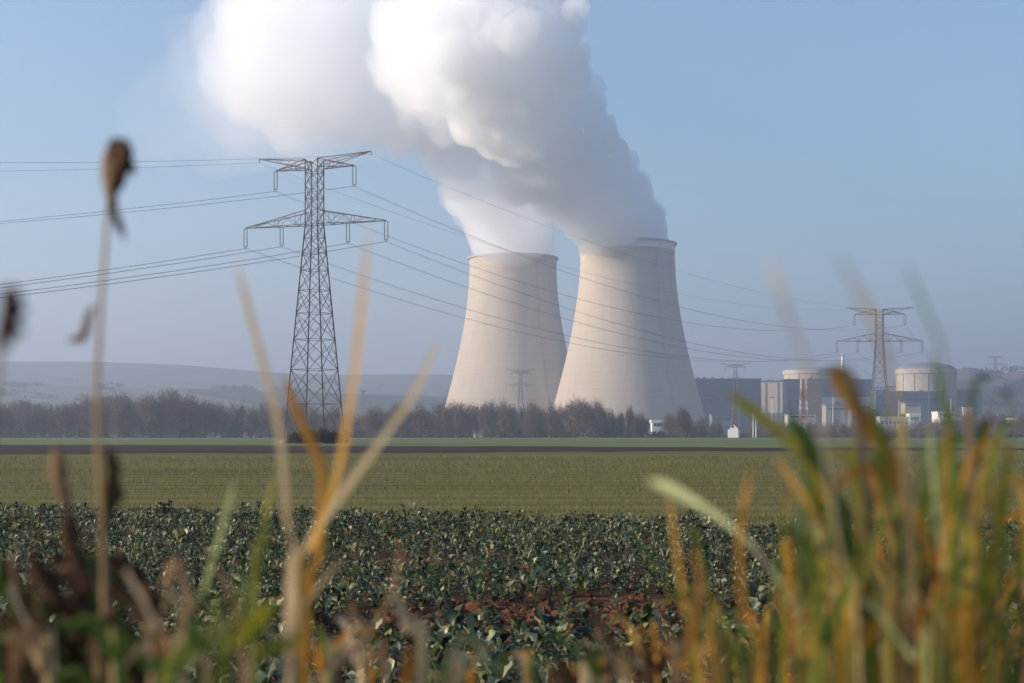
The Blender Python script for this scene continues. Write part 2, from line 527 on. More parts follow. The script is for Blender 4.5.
def plume_mesh(name, blobs, voxel, seed, amp, kids=14, kid_scale=(.28, .5), fine=1.0):
    rnd = random.Random(seed)
    bm = bmesh.new()
    def ball(c, r, sub):
        mt = Matrix.Translation(c) @ Matrix.Diagonal((r, r, r, 1))
        bmesh.ops.create_icosphere(bm, subdivisions=sub, radius=1, matrix=mt)
    for (px, py, r, Y) in blobs:
        c = at(px, py, Y); rr = r * Y / F
        ball(c, rr, 3)
        for i in range(0 if py > 224 else kids // 3 if py > 205 else kids):
            d = Vector((rnd.gauss(0, 1), rnd.gauss(0, 1), rnd.gauss(0, 1))).normalized()
            kr = rr * rnd.uniform(*kid_scale)
            ball(c + d * (rr * 1.02 - kr * .45), kr, 2)
    me = bpy.data.meshes.new(name + '_blobs'); bm.to_mesh(me); bm.free()
    tmp = bpy.data.objects.new(name + '_blobs', me); col.objects.link(tmp)
    md = tmp.modifiers.new('remesh', 'REMESH'); md.mode = 'VOXEL'; md.voxel_size = voxel; md.use_smooth_shade = True
    sm_ = tmp.modifiers.new('smooth', 'SMOOTH'); sm_.iterations = 2; sm_.factor = .5
    dg = bpy.context.evaluated_depsgraph_get()
    out = bpy.data.meshes.new_from_object(tmp.evaluated_get(dg))
    bpy.data.objects.remove(tmp); bpy.data.meshes.remove(me)
    out.name = name
    out = keep_largest(out)
    n = len(out.vertices)
    co = np.empty(n * 3, np.float32); out.vertices.foreach_get('co', co); co = co.reshape(-1, 3)
    no = np.empty(n * 3, np.float32); out.vertex_normals.foreach_get('vector', no); no = no.reshape(-1, 3)
    d = np.empty(n, np.float32)
    for i in range(n):
        p = Vector(co[i]) + Vector((seed * 13.1, 0, 0))
        v1 = 1 - noise.voronoi(p / 26)[0][0] * 1.5
        v2 = 1 - noise.voronoi(p / 11)[0][0] * 1.5
        f1 = noise.fractal(p / 34, 1.0, 2.1, 4)
        v3 = 1 - noise.voronoi(p / 5.5)[0][0] * 1.5
        d[i] = (v1 * .6 + v2 * .36 + v3 * .16) * fine + f1 * .5
    # less billowing close above the tower mouth, where the column is smooth
    low = np.clip((co[:, 2] - 166) / 50, .04, 1)
    co += no * (d * amp * low)[:, None]
    e = np.empty(len(out.edges) * 2, np.int32); out.edges.foreach_get('vertices', e); e = e.reshape(-1, 2)
    deg = np.bincount(e.ravel(), minlength=n)[:, None]
    for _ in range(1):                       # relax, so that no displaced fold crosses itself
        acc = np.zeros_like(co)
        for k in range(3):
            acc[:, k] = np.bincount(e[:, 0], co[e[:, 1], k], n) + np.bincount(e[:, 1], co[e[:, 0], k], n)
        co = co * .55 + (acc / np.maximum(deg, 1)) * .45
    out.vertices.foreach_set('co', np.ascontiguousarray(co, np.float32).ravel()); out.update()
    return out

def steam_material(name, density, g=.15, noise_scale=None, lo=.35, hi=.7, floor=0.0, step=1.0, detail=3):
    m = bpy.data.materials.new(name); m.use_nodes = True
    nt = m.node_tree; nt.nodes.clear()
    out = nt.nodes.new('ShaderNodeOutputMaterial')
    v = nt.nodes.new('ShaderNodeVolumePrincipled')
    v.inputs['Color'].default_value = (.999, .999, .999, 1)
    v.inputs['Density'].default_value = density
    v.inputs['Density Attribute'].default_value = ''
    v.inputs['Anisotropy'].default_value = g
    if noise_scale:
        f = tex_noise(nt, noise_scale, detail, .58)
        mr = nt.nodes.new('ShaderNodeMapRange'); mr.interpolation_type = 'SMOOTHSTEP'
        mr.inputs[1].default_value = lo; mr.inputs[2].default_value = hi
        mr.inputs[3].default_value = floor * density; mr.inputs[4].default_value = density
        nt.links.new(f, mr.inputs[0]); nt.links.new(mr.outputs[0], v.inputs['Density'])
        m.cycles.volume_step_rate = step
    nt.links.new(v.outputs[0], out.inputs['Volume'])
    return m
M_steam = steam_material('dense_steam', .085, .32, 0.036, .25, .62, floor=.62, step=.45, detail=4)
M_steam_soft = steam_material('soft_steam', .046, .35, .024, .22, .66, floor=.3, step=.5, detail=4)
M_cloud = steam_material('drifting_steam', .0145, .25, .016, .05, .62)
M_cloud_edge = steam_material('drifting_steam_edge', .0065, .1, .014, .15, .70)
M_veil = steam_material('thin_steam', .0048, .15, .010, .28, .72)

def yy(py, y0=1200): return y0 - (240 - py) * .85
right_blobs = [(627, 243, 42, 1200), (625, 233, 43, 1196), (613, 218, 44, 1176), (603, 204, 45, 1157), (585, 186, 47, 1132), (566, 166, 50, 1106), (547, 146, 58, 1078), (535, 178, 25, 1122), (560, 205, 15, 1158), (533, 118, 58, 1041), (516, 92, 63, 1006), (508, 62, 66, 965), (506, 42, 70, 938), (490, 35, 66, 929), (575, 10, 10, 895), (560, 130, 42, 1057), (590, 165, 30, 1104)]
left_blobs = [(513.5, 256, 42.5, 1298), (512.5, 243, 43.5, 1294), (509.5, 228, 44.5, 1268), (504.5, 213, 44.5, 1242), (496, 198, 42, 1216), (484, 180, 42, 1184), (470, 160, 40, 1149), (456, 138, 40, 1111), (450, 112, 44, 1065), (445, 85, 50, 1018), (440, 55, 56, 966), (430, 35, 54, 930), (398, 140, 18, 1114), (410, 60, 36, 974)]
cloud_spots = [(360, 108, 50), (300, 100, 50), (250, 88, 46), (405, 104, 44), (430, 60, 60), (420, 96, 54), (380, 70, 72), (350, 40, 72), (320, 35, 72), (285, 30, 62), (262, 26, 50), (268, 60, 50), (300, 80, 56), (340, 96, 54), (240, 60, 34), (232, 15, 30)]
def deep(spots, layers, jitter, seed):
    """repeat the spots at several distances, so that the drifting steam is as deep as it is wide"""
    r = random.Random(seed); out = []
    for k in layers:
        for x, y, rr in spots:
            q = rr * r.uniform(.78, 1.0)
            out.append((x + r.uniform(-jitter, jitter), max(y + r.uniform(-jitter, jitter * .4), q - 36), q, 1062 - (450 - x) * .1 + k))
    return out
cloud_blobs = deep(cloud_spots, (0, 45, 95), 12, 2)
fringe_blobs = [(x, y + 6, r * 1.12, Y) for x, y, r, Y in deep(cloud_spots, (10, 80), 20, 3)]
veil_blobs = deep([(235, 70, 62), (250, 95, 66), (290, 118, 60), (340, 125, 54), (390, 132, 46), (205, 110, 56), (175, 130, 44), (300, 60, 80), (260, 140, 38), (420, 125, 50), (150, 145, 28), (220, 130, 46)], (10, 70), 22, 4)
def steam():
    o = link('steam_plume', plume_mesh('steam_plume', right_blobs, 2.0, 3, 13.0, 28, (.14, .40)), M_steam, smooth=True)
    tag(o, 'bluish white steam billowing from the nearer tower with a crisp edge against the sky', 'steam', 'steam plumes of the cooling towers')
    o = link('steam_plume', plume_mesh('steam_plume', left_blobs, 2.2, 5, 8.5, 24, (.15, .42)), M_steam_soft, smooth=True)
    tag(o, 'bright white steam rising from the farther tower and spreading above the large pylon', 'steam', 'steam plumes of the cooling towers')
    link('drifting_cloud', plume_mesh('drifting_cloud', [(x, y, r * .86, Y) for x, y, r, Y in cloud_blobs], 4.0, 8, 11.0, kids=9, fine=.6), M_cloud, o, smooth=True)
    link('cloud_fringe', plume_mesh('cloud_fringe', fringe_blobs, 4.5, 11, 13.0, kids=9, fine=.4), M_cloud_edge, o, smooth=True)
    link('thin_veil', plume_mesh('thin_veil', veil_blobs, 5.0, 9, 12.0, kids=8, fine=.2), M_veil, o, smooth=True)
steam()

# ------------------------------------------------------------------ pylons and lines
M_steel = simple('galvanised_steel', (.085, .08, .08), .65, .2, .5, .2)
M_steel_far = M_steel
M_insul = simple('insulator_glass', (.10, .11, .12), .35, .2, 8)
M_wire = simple('aluminium_conductor', (.20, .20, .21), .5, .1, 1, .4)

class Pylon:
    pass

def pylon(name_, X, Y, rz, label, H=38.9, arm_z=(36.5 + 1.2, 30.0), half=(6.05, 10.8), inner=5.1, horn=(8.6, .6), arm_h=(1.2, 1.9), s_top=1.87, s_base=6.2, string=2.8, thick=1.0, detail=2):
    z0 = float(terrain(X, Y))
    root = empty(name_, (X, Y, z0), rz)
    tag(root, label, 'pylon', 'electricity pylons')
    r_leg, r_br = .105 * thick, .046 * thick
    zs_bend = arm_z[1]
    S = lambda z: s_base + (s_top - s_base) * min(1, z / zs_bend)
    lev = [0]
    while lev[-1] < zs_bend - 1.5:
        lev.append(lev[-1] + max(S(lev[-1]) * (.88 if detail > 1 else 1.2), 1.7))
    lev = [l * zs_bend / lev[-1] for l in lev]
    up = np.linspace(zs_bend, H, max(4, int((H - zs_bend) / (1.5 if detail > 1 else 2.2))) + 1)[1:]
    lev += list(up)
    sg = ((1, 1), (-1, 1), (-1, -1), (1, -1))
    m = MB()
    for i in range(len(lev) - 1):
        a, b = lev[i], lev[i + 1]
        sa, sb = S(a) / 2, S(b) / 2
        for k in range(4):
            p, q = sg[k], sg[(k + 1) % 4]
            A0 = Vector((p[0] * sa, p[1] * sa, a)); A1 = Vector((p[0] * sb, p[1] * sb, b))
            B0 = Vector((q[0] * sa, q[1] * sa, a)); B1 = Vector((q[0] * sb, q[1] * sb, b))
            m.bar(A0, A1, r_leg if a < zs_bend else r_leg * .8)
            m.bar(A0, B1, r_br); m.bar(B0, A1, r_br)
            if a < zs_bend or i % 2 == 0: m.bar(A1, B1, r_br)
            if detail > 1 and b - a > 3.0:
                mid = (A0 + B1 + B0 + A1) / 4
                for e0, e1 in ((A0, A1), (B0, B1)):
                    mm = (e0 + e1) / 2
                    m.bar(mm, (e0 + mid) / 2 * 1.0, r_br * .7); m.bar(mm, (e1 + mid) / 2, r_br * .7)
    m.build('lattice_body', M_steel, root)
    # concrete footings
    m = MB()
    for p in sg:
        x, y = p[0] * s_base / 2, p[1] * s_base / 2
        m.box(x - .45, x + .45, y - .45, y + .45, -.6, .35)
    m.build('footing', simple('footing_concrete', (.35, .34, .32), .9) if 'footing_concrete' not in bpy.data.materials else bpy.data.materials['footing_concrete'], root)
    att = []
    def arm(zb, h, L, posts):
        m = MB()
        for sx in (-1, 1):
            s = S(zb) / 2; s2 = S(zb + h) / 2
            tip = Vector((sx * L, 0, zb))
            for sy in (-1, 1):
                b0 = Vector((sx * s, sy * s, zb)); t0 = Vector((sx * s2, sy * s2, zb + h))
                m.bar(b0, tip, r_br * 1.5); m.bar(t0, tip + Vector((0, 0, .05)), r_br * 1.5)
                n = max(2, int((L - s) / 1.5)) if detail > 1 else 3
                for i in range(n):
                    f0, f1 = i / n, (i + 1) / n
                    lo0, lo1 = b0.lerp(tip, f0), b0.lerp(tip, f1)
                    hi0, hi1 = t0.lerp(tip, f0), t0.lerp(tip, f1)
                    if i < n - 1:
                        m.bar(*((lo0, hi1) if i % 2 else (hi0, lo1)), r_br * .8)
                        if i % 2 == 0: m.bar(lo1, hi1, r_br * .7)
                    if sy == 1 and i:
                        m.bar(lo0, Vector((lo0.x, -lo0.y, lo0.z)), r_br * .8)
        m.build('cross_arm', M_steel, root)
        for sx in (-1, 1):
            for xx in posts:
                x = sx * xx
                mm = MB()
                if detail > 1:
                    w = .24
                    mm.bar((x - w, 0, zb - .1), (x + w, 0, zb - .1), .04); mm.bar((x - w - .04, 0, zb - string + .25), (x + w + .04, 0, zb - string + .25), .06)
                    mm.bar((x, 0, zb), (x, 0, zb - .12), .05)
                    for e in (-w, w):
                        prof = []
                        z = zb - .12
                        while z > zb - string + .3:
                            prof += [(.035, z), (.085, z - .03), (.085, z - .08), (.035, z - .11)]; z -= .15
                        mm.lathe(prof, (x + e, 0), n=8)
                    for e in (-.16, .16): mm.bar((x, 0, zb - string + .25), (x + e, 0, zb - string), .04)
                else:
                    mm.bar((x, 0, zb), (x, 0, zb - string), .09 * thick)
                mm.build('insulator', M_insul, root)
                att.append((x, zb - string))
    arm(arm_z[0], H - arm_z[0], half[0], (half[0],))
    arm(arm_z[1], arm_h[1], half[1], (half[1], inner))
    # earth-wire horns: from the body top out and slightly up
    m = MB()
    for sx in (-1, 1):
        s = S(H) / 2
        tip = Vector((sx * horn[0], 0, H + horn[1]))
        for sy in (-1, 1):
            m.bar((sx * s, sy * s, H), tip, r_br * 1.3)
            lo = Vector((sx * s * 1.0, sy * s, arm_z[0]))
            m.bar(lo, tip, r_br * 1.2)
            for f0 in (.3, .55, .78):
                m.bar(Vector((sx * s, sy * s, H)).lerp(tip, f0), lo.lerp(tip, f0 + .08), r_br * .7)
        m.bar(tip, tip - Vector((0, 0, .5)), r_br * 1.4)
        att.append((tip.x, tip.z - .45))
    m.build('earth_wire_horn', M_steel, root)
    ca, sa = math.cos(rz), math.sin(rz)
    pts = [Vector((X + x * ca, Y + x * sa, z + z0)) for x, z in att]
    return root, pts

p1 = at(314.5, HY, 195)
_, att1 = pylon('electricity_pylon', p1.x, 195, R(-20), 'large lattice pylon standing in the fields above a bramble mound')
p2 = at(879.5, HY, 420)
_, att2 = pylon('electricity_pylon', p2.x, 420, R(-6), 'middle distance lattice pylon behind the reeds and before the reactor buildings', H=38.4, arm_z=(36.9, 29.0), half=(7.3, 12.3), inner=6.3, horn=(9.7, .5), arm_h=(1.5, 2.4), s_top=2.1, s_base=6.0, string=3.2, thick=1.05)
p3 = at(995.5, HY, 1880)
_, att3 = pylon('electricity_pylon', p3.x, 1880, R(-12), 'faint far pylon on the crest of the hazy hill', H=34, arm_z=(32, 23), half=(9, 14), inner=7, horn=(11, .5), arm_h=(2, 2.6), s_top=2.4, s_base=7, string=4, thick=2.6, detail=1)
for px, py, D, lab in ((520.5, 370.5, 930, 'small faint pylon in front of the farther cooling tower'), (735.5, 364.5, 900, 'small faint pylon rising above the dark turbine hall'), (363, 390, 1350, 'tiny pylon in the haze between the large pylon and the wood')):
    p = at(px, HY, D); z0 = float(terrain(p.x, D))
    H = (HY - py) / F * D + CAM_Z - z0
    pylon('electricity_pylon', p.x, D, R(-4 if D < 1000 else 70), lab, H=H, arm_z=(H - 1.6, H - 10.0), half=(6.5, 9.5), inner=4.8, horn=(9.2, .7), arm_h=(1.5, 2.2), s_top=1.8, s_base=5.8, string=3, thick=1.5, detail=1)

def span(a, b, sag, n=28):
    return [a.lerp(b, i / n) - Vector((0, 0, 4 * sag * (i / n) * (1 - i / n))) for i in range(n + 1)]

def lines():
    names = ['upper conductor', 'upper conductor', 'outer lower conductor', 'inner lower conductor', 'outer lower conductor', 'inner lower conductor', 'earth wire', 'earth wire']
    sides = ['on the near arm', 'on the far arm']
    back = Vector((-.655, -.755, 0)) * 400
    for i in range(8):
        far = att1[i].x < p1.x
        a0 = att1[i] + back - Vector((0, 0, 24 if i < 6 else 17))
        ahead = Vector((att3[i].x, att3[i].y, att3[i].z))
        pts = span(a0, att1[i], 17.0 if i < 6 else 14.0)
        pts += span(att1[i], att2[i], 8.0 if i < 6 else 6.0)[1:]
        end = att2[i].lerp(ahead, .22); 
        pts += span(att2[i], Vector((ahead.x, ahead.y, ahead.z)), 30.0 if i < 6 else 22, 60)[1:]
        m = MB()
        if i < 6:
            for e in (-.2, .2):
                m.tube([p + Vector((e * .94, -e * .34, 0)) for p in pts], .015, 4)
            for k in range(2, len(pts) - 1, 3):   # bundle spacers
                m.bar(pts[k] + Vector((-.2 * .94, .2 * .34, 0)), pts[k] + Vector((.2 * .94, -.2 * .34, 0)), .035)
        else:
            m.tube(pts, .016, 4)
        o = m.build('power_line', M_wire)
        pos = 'left' if far else 'right'
        tag(o, f'{names[i]} hung from the {pos} arm of the large pylon', 'power line', 'cables between the pylons')
lines()

# ------------------------------------------------------------------ power plant buildings
M_clad = simple('dark_blue_cladding', (.075, .11, .15), .6, .12, .03)
M_clad2 = simple('grey_blue_cladding', (.14, .17, .20), .6, .12, .03)
M_brown = simple('brown_cladding', (.16, .12, .10), .7, .1, .03)
M_pale = simple('pale_panel', (.72, .66, .60), .8, .06, .05)
M_beige = simple('beige_panel', (.36, .32, .27), .8, .08, .05)
M_white = simple('white_render', (.78, .76, .72), .8, .05, .2)
M_react = simple('reactor_concrete', (.46, .40, .34), .9, .08, .06)
M_dome = simple('dome_grey', (.24, .25, .27), .8, .1, .06)
M_glass = simple('window_glass', (.03, .04, .05), .1, .2, 2, 0, .8)
M_tile = simple('roof_tile', (.16, .09, .07), .8, .3, 2)
M_slate = simple('roof_slate', (.12, .12, .13), .6, .2, 1)
M_teal = simple('teal_cladding', (.18, .36, .36), .6, .1, .1)
M_stack = simple('stack_white', (.7, .7, .7), .7, .05, .1)

def block(name, x0, x1, ytop, D, depth, wall, label, cat, roof=None, bands=(), group=None, parapet=1.2):
    """a flat-roofed building from pixel columns at its own distance; bands are (part name, x0, x1, y0, y1, material) on the front"""
    a, b = at(x0, ytop, D), at(x1, ytop, D)
    zb = float(terrain((a.x + b.x) / 2, D)) - .5
    o = empty(name, ((a.x + b.x) / 2, D, zb))
    tag(o, label, cat, group)
    cx = (a.x + b.x) / 2; w = (b.x - a.x) / 2; h = a.z - zb
    m = MB(); m.box(-w, w, 0, depth, 0, h - parapet); m.build('wall', wall, o)
    m = MB(); e = .35; m.box(-w - e, w + e, -e, depth + e, h - parapet + .003, h); m.build('roof', roof or M_slate, o)
    ru = random.Random(int(x0 * 10))
    if w > 8:
        for k in range(max(2, int(w / 6))):
            ux = ru.uniform(-w + 2, w - 2); uw = ru.uniform(.8, 2.2); uh = ru.uniform(.7, 2.0)
            m = MB(); m.box(ux - uw, ux + uw, depth * .25, depth * .25 + 2.5, h + .003, h + uh); m.build('roof_unit', M_clad2, o)
        for px_ in (-w * .62, w * .55):
            m = MB(); m.tube([(px_, -.55, 0), (px_, -.55, h - parapet - .3)], .28, 8); m.build('downpipe', M_slate, o)
    for nm, px0, px1, py0, py1, mm in bands:
        p, q = at(px0, py0, D), at(px1, py1, D)
        m = MB(); m.box(p.x - cx, q.x - cx, -.25, -.004, max(.1, q.z - zb), p.z - zb); m.build(nm, mm, o)
    return o

block('turbine_hall', 690, 761, 378.5, 1320, 60, M_clad, 'long dark blue hall left of the pale block, beside the cooling tower', 'industrial hall', M_clad2,
      [('window_band', 700, 759, 398, 400, M_glass), ('door', 735, 741, 418, 432, M_slate), ('louvre_panel', 706, 720, 405, 410, M_clad2), ('louvre_panel', 726, 740, 405, 410, M_clad2)])
stair = block('stair_tower', 761.5, 782.5, 380.5, 1120, 20, M_beige, 'pale rectangular block between the two dark halls', 'building', M_clad,
      [('base_panel', 761.8, 782.2, 413, 436, M_clad)])
stair.rotation_euler.z = R(-20)
block('turbine_hall', 785.5, 872, 379, 1320, 60, M_clad, 'dark hall right of the pale block, below the half hidden reactor', 'industrial hall', M_brown,
      [('upper_band', 786, 850, 380.5, 388, M_brown), ('lower_band', 822, 871.5, 397, 406, M_pale), ('window_band', 788, 820, 400, 402, M_glass), ('door', 800, 806, 418, 434, M_slate)])

def reactor(px, D, r_px, y_cyl, y_dome, label):
    c = at(px, HY, D); zb = float(terrain(c.x, D)) - .5
    o = empty('reactor_building', (c.x, D, zb)); tag(o, label, 'reactor building', 'reactor buildings')
    r = r_px * D / F; zc = at(px, y_cyl, D).z - zb; zd = at(px, y_dome, D).z - zb
    m = MB(); m.lathe([(r, 0), (r, zc)], n=72); m.build('wall', M_react, o, smooth=True)
    m = MB(); m.lathe([(r + .5, zc - 3.2), (r + .9, zc - 3), (r + .9, zc + .8), (r - .2, zc + .8)], n=72); m.build('ring_beam', M_react, o)
    prof = [(r * math.cos(t), zc + .3 + (zd - zc) * math.sin(t)) for t in np.linspace(.0, math.pi / 2 - .02, 12)]
    m = MB(); m.lathe(prof, n=72, cap=True); m.build('dome', M_dome, o, smooth=True)
    m = MB()
    for k in range(14):
        a = 2 * math.pi * k / 14
        m.box(r * math.cos(a) - .4, r * math.cos(a) + .4, r * math.sin(a) - .4, r * math.sin(a) + .4, 0, zc - 3.3)
    m.build('buttress', M_react, o)
reactor(812, 1420, 28, 371.5, 367.5, 'low round reactor dome peeping over the dark hall')
reactor(926, 1150, 29, 370.5, 363, 'large round reactor building with sunlit left side, right of the middle pylon')
block('auxiliary_building', 876, 944, 391, 1100, 16, M_clad, 'blue grey block below the large round reactor', 'building', M_clad2,
      [('window_band', 905, 942, 399, 400.5, M_glass), ('upper_band', 877, 903, 393, 396, M_clad2), ('door', 890, 896, 420, 434, M_slate)])
block('fuel_building', 946, 982, 389, 1270, 40, M_clad, 'dark flat roofed block right of the large round reactor', 'building', M_clad2,
      [('panel_joint', 957, 957.6, 390, 420, M_slate), ('panel_joint', 970, 970.6, 390, 420, M_slate), ('window_band', 948, 980, 404, 405.5, M_glass)])
block('annex_building', 963, 972.5, 407, 1100, 20, M_pale, 'small pale grey cube among brown trees right of the tall green blade', 'building', M_pale, [('door', 966, 968, 424, 432, M_slate)])
block('annex_building', 896, 904, 405.5, 1150, 14, M_teal, 'small teal block under the large round reactor', 'building', M_clad2, [('window_band', 897, 903, 408.5, 410, M_glass)])
block('office_building', 880, 909, 416.5, 900, 12, M_white, 'long low white building with dark windows below the middle pylon', 'building', M_white,
      [('window', 881.5 + 4 * i, 883.6 + 4 * i, 421.5, 424, M_glass) for i in range(7)])
block('office_building', 909.5, 920, 413.5, 915, 12, M_white, 'short white block, a little taller, at the end of the long low white building', 'building', M_white,
      [('window', 911 + 3 * i, 912.7 + 3 * i, 417, 419.5, M_glass) for i in range(3)])
block('warehouse', 940, 973, 417.8, 880, 14, M_white, 'low white shed with a flat roof below the dark fuel block', 'building', M_white, [('window_band', 943, 970, 422, 424, M_glass), ('door', 950, 953, 426, 434, M_slate)])
block('warehouse', 938, 955, 411.5, 940, 14, M_pale, 'beige shed behind the low white shed', 'building', M_pale, [('window_band', 940, 953, 414, 415, M_glass)])
block('warehouse', 1014, 1034, 418, 880, 14, M_white, 'small white shed at the edge of the plant, beyond brown trees', 'building', M_white, [('door', 1020, 1023, 424, 434, M_slate)])
block('warehouse', 652, 667.5, 420, 640, 10, M_white, 'flat white building showing between the trees before the nearer cooling tower', 'building', M_white,
      [('window', 654 + 3.4 * i, 656 + 3.4 * i, 423.5, 426, M_glass) for i in range(4)])
block('garden_shed', 626.5, 629.5, 416, 700, 3, M_white, 'tiny white hut half hidden by trees before the nearer cooling tower', 'hut', M_tile, [('door', 627.4, 628.4, 421, 432, M_slate)])

block('workshop', 826, 850, 404, 1050, 14, M_beige, 'beige workshop in front of the dark hall left of the middle pylon', 'building', M_clad2, [('window_band', 828, 848, 408, 409.5, M_glass), ('door', 836, 839, 420, 434, M_slate)])
block('workshop', 852, 876, 409, 1010, 12, M_clad2, 'grey low workshop directly below the middle pylon', 'building', M_slate, [('window_band', 854, 874, 413, 414.5, M_glass), ('door', 862, 865, 424, 436, M_slate)])
block('workshop', 788, 816, 413, 985, 12, M_pale, 'low beige workshop before the dark hall, beside the lattice mast', 'building', M_clad2, [('window_band', 790, 814, 416, 417.5, M_glass)])
block('workshop', 984, 1012, 416, 960, 12, M_clad2, 'low grey workshop between brown trees, right of the dark fuel block', 'building', M_slate, [('window_band', 986, 1010, 419, 420.5, M_glass)])
block('pump_house', 712, 732, 414, 930, 12, M_clad2, 'grey blue pump house low beside the cooling tower foot', 'building', M_slate, [('window_band', 714, 730, 418, 419.5, M_glass)])
block('tank_house', 905, 921, 402, 1050, 12, M_react, 'beige block standing before the large round reactor', 'building', M_clad2, [('window_band', 907, 919, 405, 406, M_glass)])

def lamp_mast(px, ytop, D, label):
    c = at(px, HY, D); zb = float(terrain(c.x, D)); H = at(0, ytop, D).z - zb
    o = empty('lamp_mast', (c.x, D, zb)); tag(o, label, 'lamp mast', 'lighting masts of the plant')
    m = MB(); m.tube([(0, 0, 0), (0, 0, H)], [.3, .16], 8); m.build('pole', M_stack, o)
    m = MB(); m.box(-1.6, 1.6, -.35, .35, H + .003, H + .5); m.build('lamp_head', M_clad2, o)
lamp_mast(772, 398, 900, 'lighting mast before the pale rectangular block')
lamp_mast(833, 396, 930, 'lighting mast before the beige workshop')
lamp_mast(899, 400, 900, 'lighting mast among the white office blocks')
lamp_mast(951, 398, 900, 'lighting mast behind the low white shed')

def stack():
    c = at(842.5, HY, 1390); zb = float(terrain(c.x, 1390)); zt = at(842, 354.5, 1390).z - zb
    o = empty('exhaust_stack', (c.x, 1390, zb)); tag(o, 'slender pale exhaust stack above the dark hall', 'chimney')
    m = MB(); m.lathe([(2.0, 0), (1.3, zt - 8), (1.3, zt), (1.0, zt)], n=20, cap=True); m.build('flue', M_stack, o, smooth=True)
    m = MB()
    for z in (zt - 1.5, zt - 12, zt - 24): m.lathe([(1.3, z), (2.1, z), (2.1, z + .4), (1.3, z + .4)], n=20)
    m.build('platform', M_slate, o)
stack()

def lattice_mast():
    D = 760; c = at(803.5, HY, D); zb = float(terrain(c.x, D)); H = at(803, 379, D).z - zb
    o = empty('lattice_mast', (c.x, D, zb)); tag(o, 'red and white lattice mast in front of the dark hall', 'mast')
    mr = simple('mast_red', (.27, .12, .085), .6, .1); mw = simple('mast_white', (.42, .37, .34), .6, .1)
    nseg = 12
    for sec in range(nseg // 2):
        part, mm = (('red_section', mr), ('white_section', mw))[sec % 2]
        m = MB()
        for i in (2 * sec, 2 * sec + 1):
            a, b = H * i / nseg, H * (i + 1) / nseg
            sa, sb = 2.2 - .9 * i / nseg, 2.2 - .9 * (i + 1) / nseg
            sg = ((1, 1), (-1, 1), (-1, -1), (1, -1))
            for k in range(4):
                p, q = sg[k], sg[(k + 1) % 4]
                A0, A1 = (p[0] * sa, p[1] * sa, a), (p[0] * sb, p[1] * sb, b)
                B0, B1 = (q[0] * sa, q[1] * sa, a), (q[0] * sb, q[1] * sb, b)
                m.bar(A0, A1, .2); m.bar(A0, B1, .13); m.bar(B0, A1, .13)
        m.build(part, mm, o)
lattice_mast()

def house():
    D = 560; c = at(733, HY, D); zb = float(terrain(c.x, D))
    o = empty('house', (c.x, D, zb)); tag(o, 'small white gabled house standing at the far edge of the fields', 'house')
    ze, zr = at(0, 428.5, D).z - zb, at(0, 423.5, D).z - zb
    w, dp = 2.05, 7.5
    ang = R(-14)
    rot = Matrix.Rotation(ang, 3, 'Z')
    m = MB()
    vs_ = [(-w, 0, 0), (w, 0, 0), (w, 0, ze), (0, 0, zr), (-w, 0, ze), (-w, dp, 0), (w, dp, 0), (w, dp, ze), (0, dp, zr), (-w, dp, ze)]
    m.quad_mesh([rot @ Vector(v) for v in vs_], [(0, 1, 2, 3, 4), (9, 8, 7, 6, 5), (1, 6, 7, 2), (5, 0, 4, 9)])
    m.build('wall', M_white, o)
    m = MB(); t = .18
    for sx in (-1, 1):
        e = Vector((sx * (w + .3), -.25, ze - .35)); r0 = Vector((0, -.25, zr + .02))
        q = [e, r0, r0 + Vector((0, dp + .5, 0)), e + Vector((0, dp + .5, 0))]
        v = [rot @ p for p in q] + [rot @ (p + Vector((0, 0, t))) for p in q]
        m.quad_mesh(v, [(0, 1, 2, 3), (7, 6, 5, 4), (0, 4, 5, 1), (1, 5, 6, 2), (2, 6, 7, 3), (3, 7, 4, 0)])
    rf = m.build('roof', M_tile, o)
    m = MB(); m.box(-.9, -.4, 4, 4.5, zr - 1, zr + .7)
    m.v = [tuple(rot @ Vector(v)) for v in m.v]; m.build('chimney', M_tile, rf)
    for x, z in ((-1.0, 1.7), (.8, 1.7), (0, ze + .2)):
        m = MB(); m.box(x - .35, x + .35, -.05, -.003, z, z + 1.0); m.v = [tuple(rot @ Vector(v)) for v in m.v]; m.build('window', M_glass, o)
house()

def pole(px, ytop, D, label):
    c = at(px, HY, D); zb = float(terrain(c.x, D)); H = at(0, ytop, D).z - zb
    o = empty('white_pole', (c.x, D, zb)); tag(o, label, 'pole', 'thin white poles')
    m = MB(); m.tube([(0, 0, 0), (0, 0, H)], [.14, .11], 8); m.build('shaft', M_stack, o)
    m = MB(); m.tube([(0, 0, H), (0, 0, H + .18)], [.18, .1], 8); m.build('cap', M_stack, o)
pole(753.2, 413, 390, 'left one of two thin white poles beside the small house')
pole(756.0, 414, 392, 'right one of two thin white poles beside the small house')

# ------------------------------------------------------------------ trees
M_bark = simple('bare_bark', (.075, .06, .05), .9, .3, 2)
M_twig = leafy('bare_twigs', [(0, (.09, .065, .05)), (.5, (.15, .108, .082)), (1, (.22, .165, .125))], .9, .1, .1)
M_ever = leafy('dark_evergreen_leaf', [(0, (.018, .03, .016)), (.6, (.03, .045, .022)), (1, (.05, .065, .03))], .6, .15, .2)
M_bramble = leafy('bramble_twigs', [(0, (.035, .02, .014)), (.7, (.075, .038, .026)), (1, (.11, .06, .035))], .8, .1, .1)

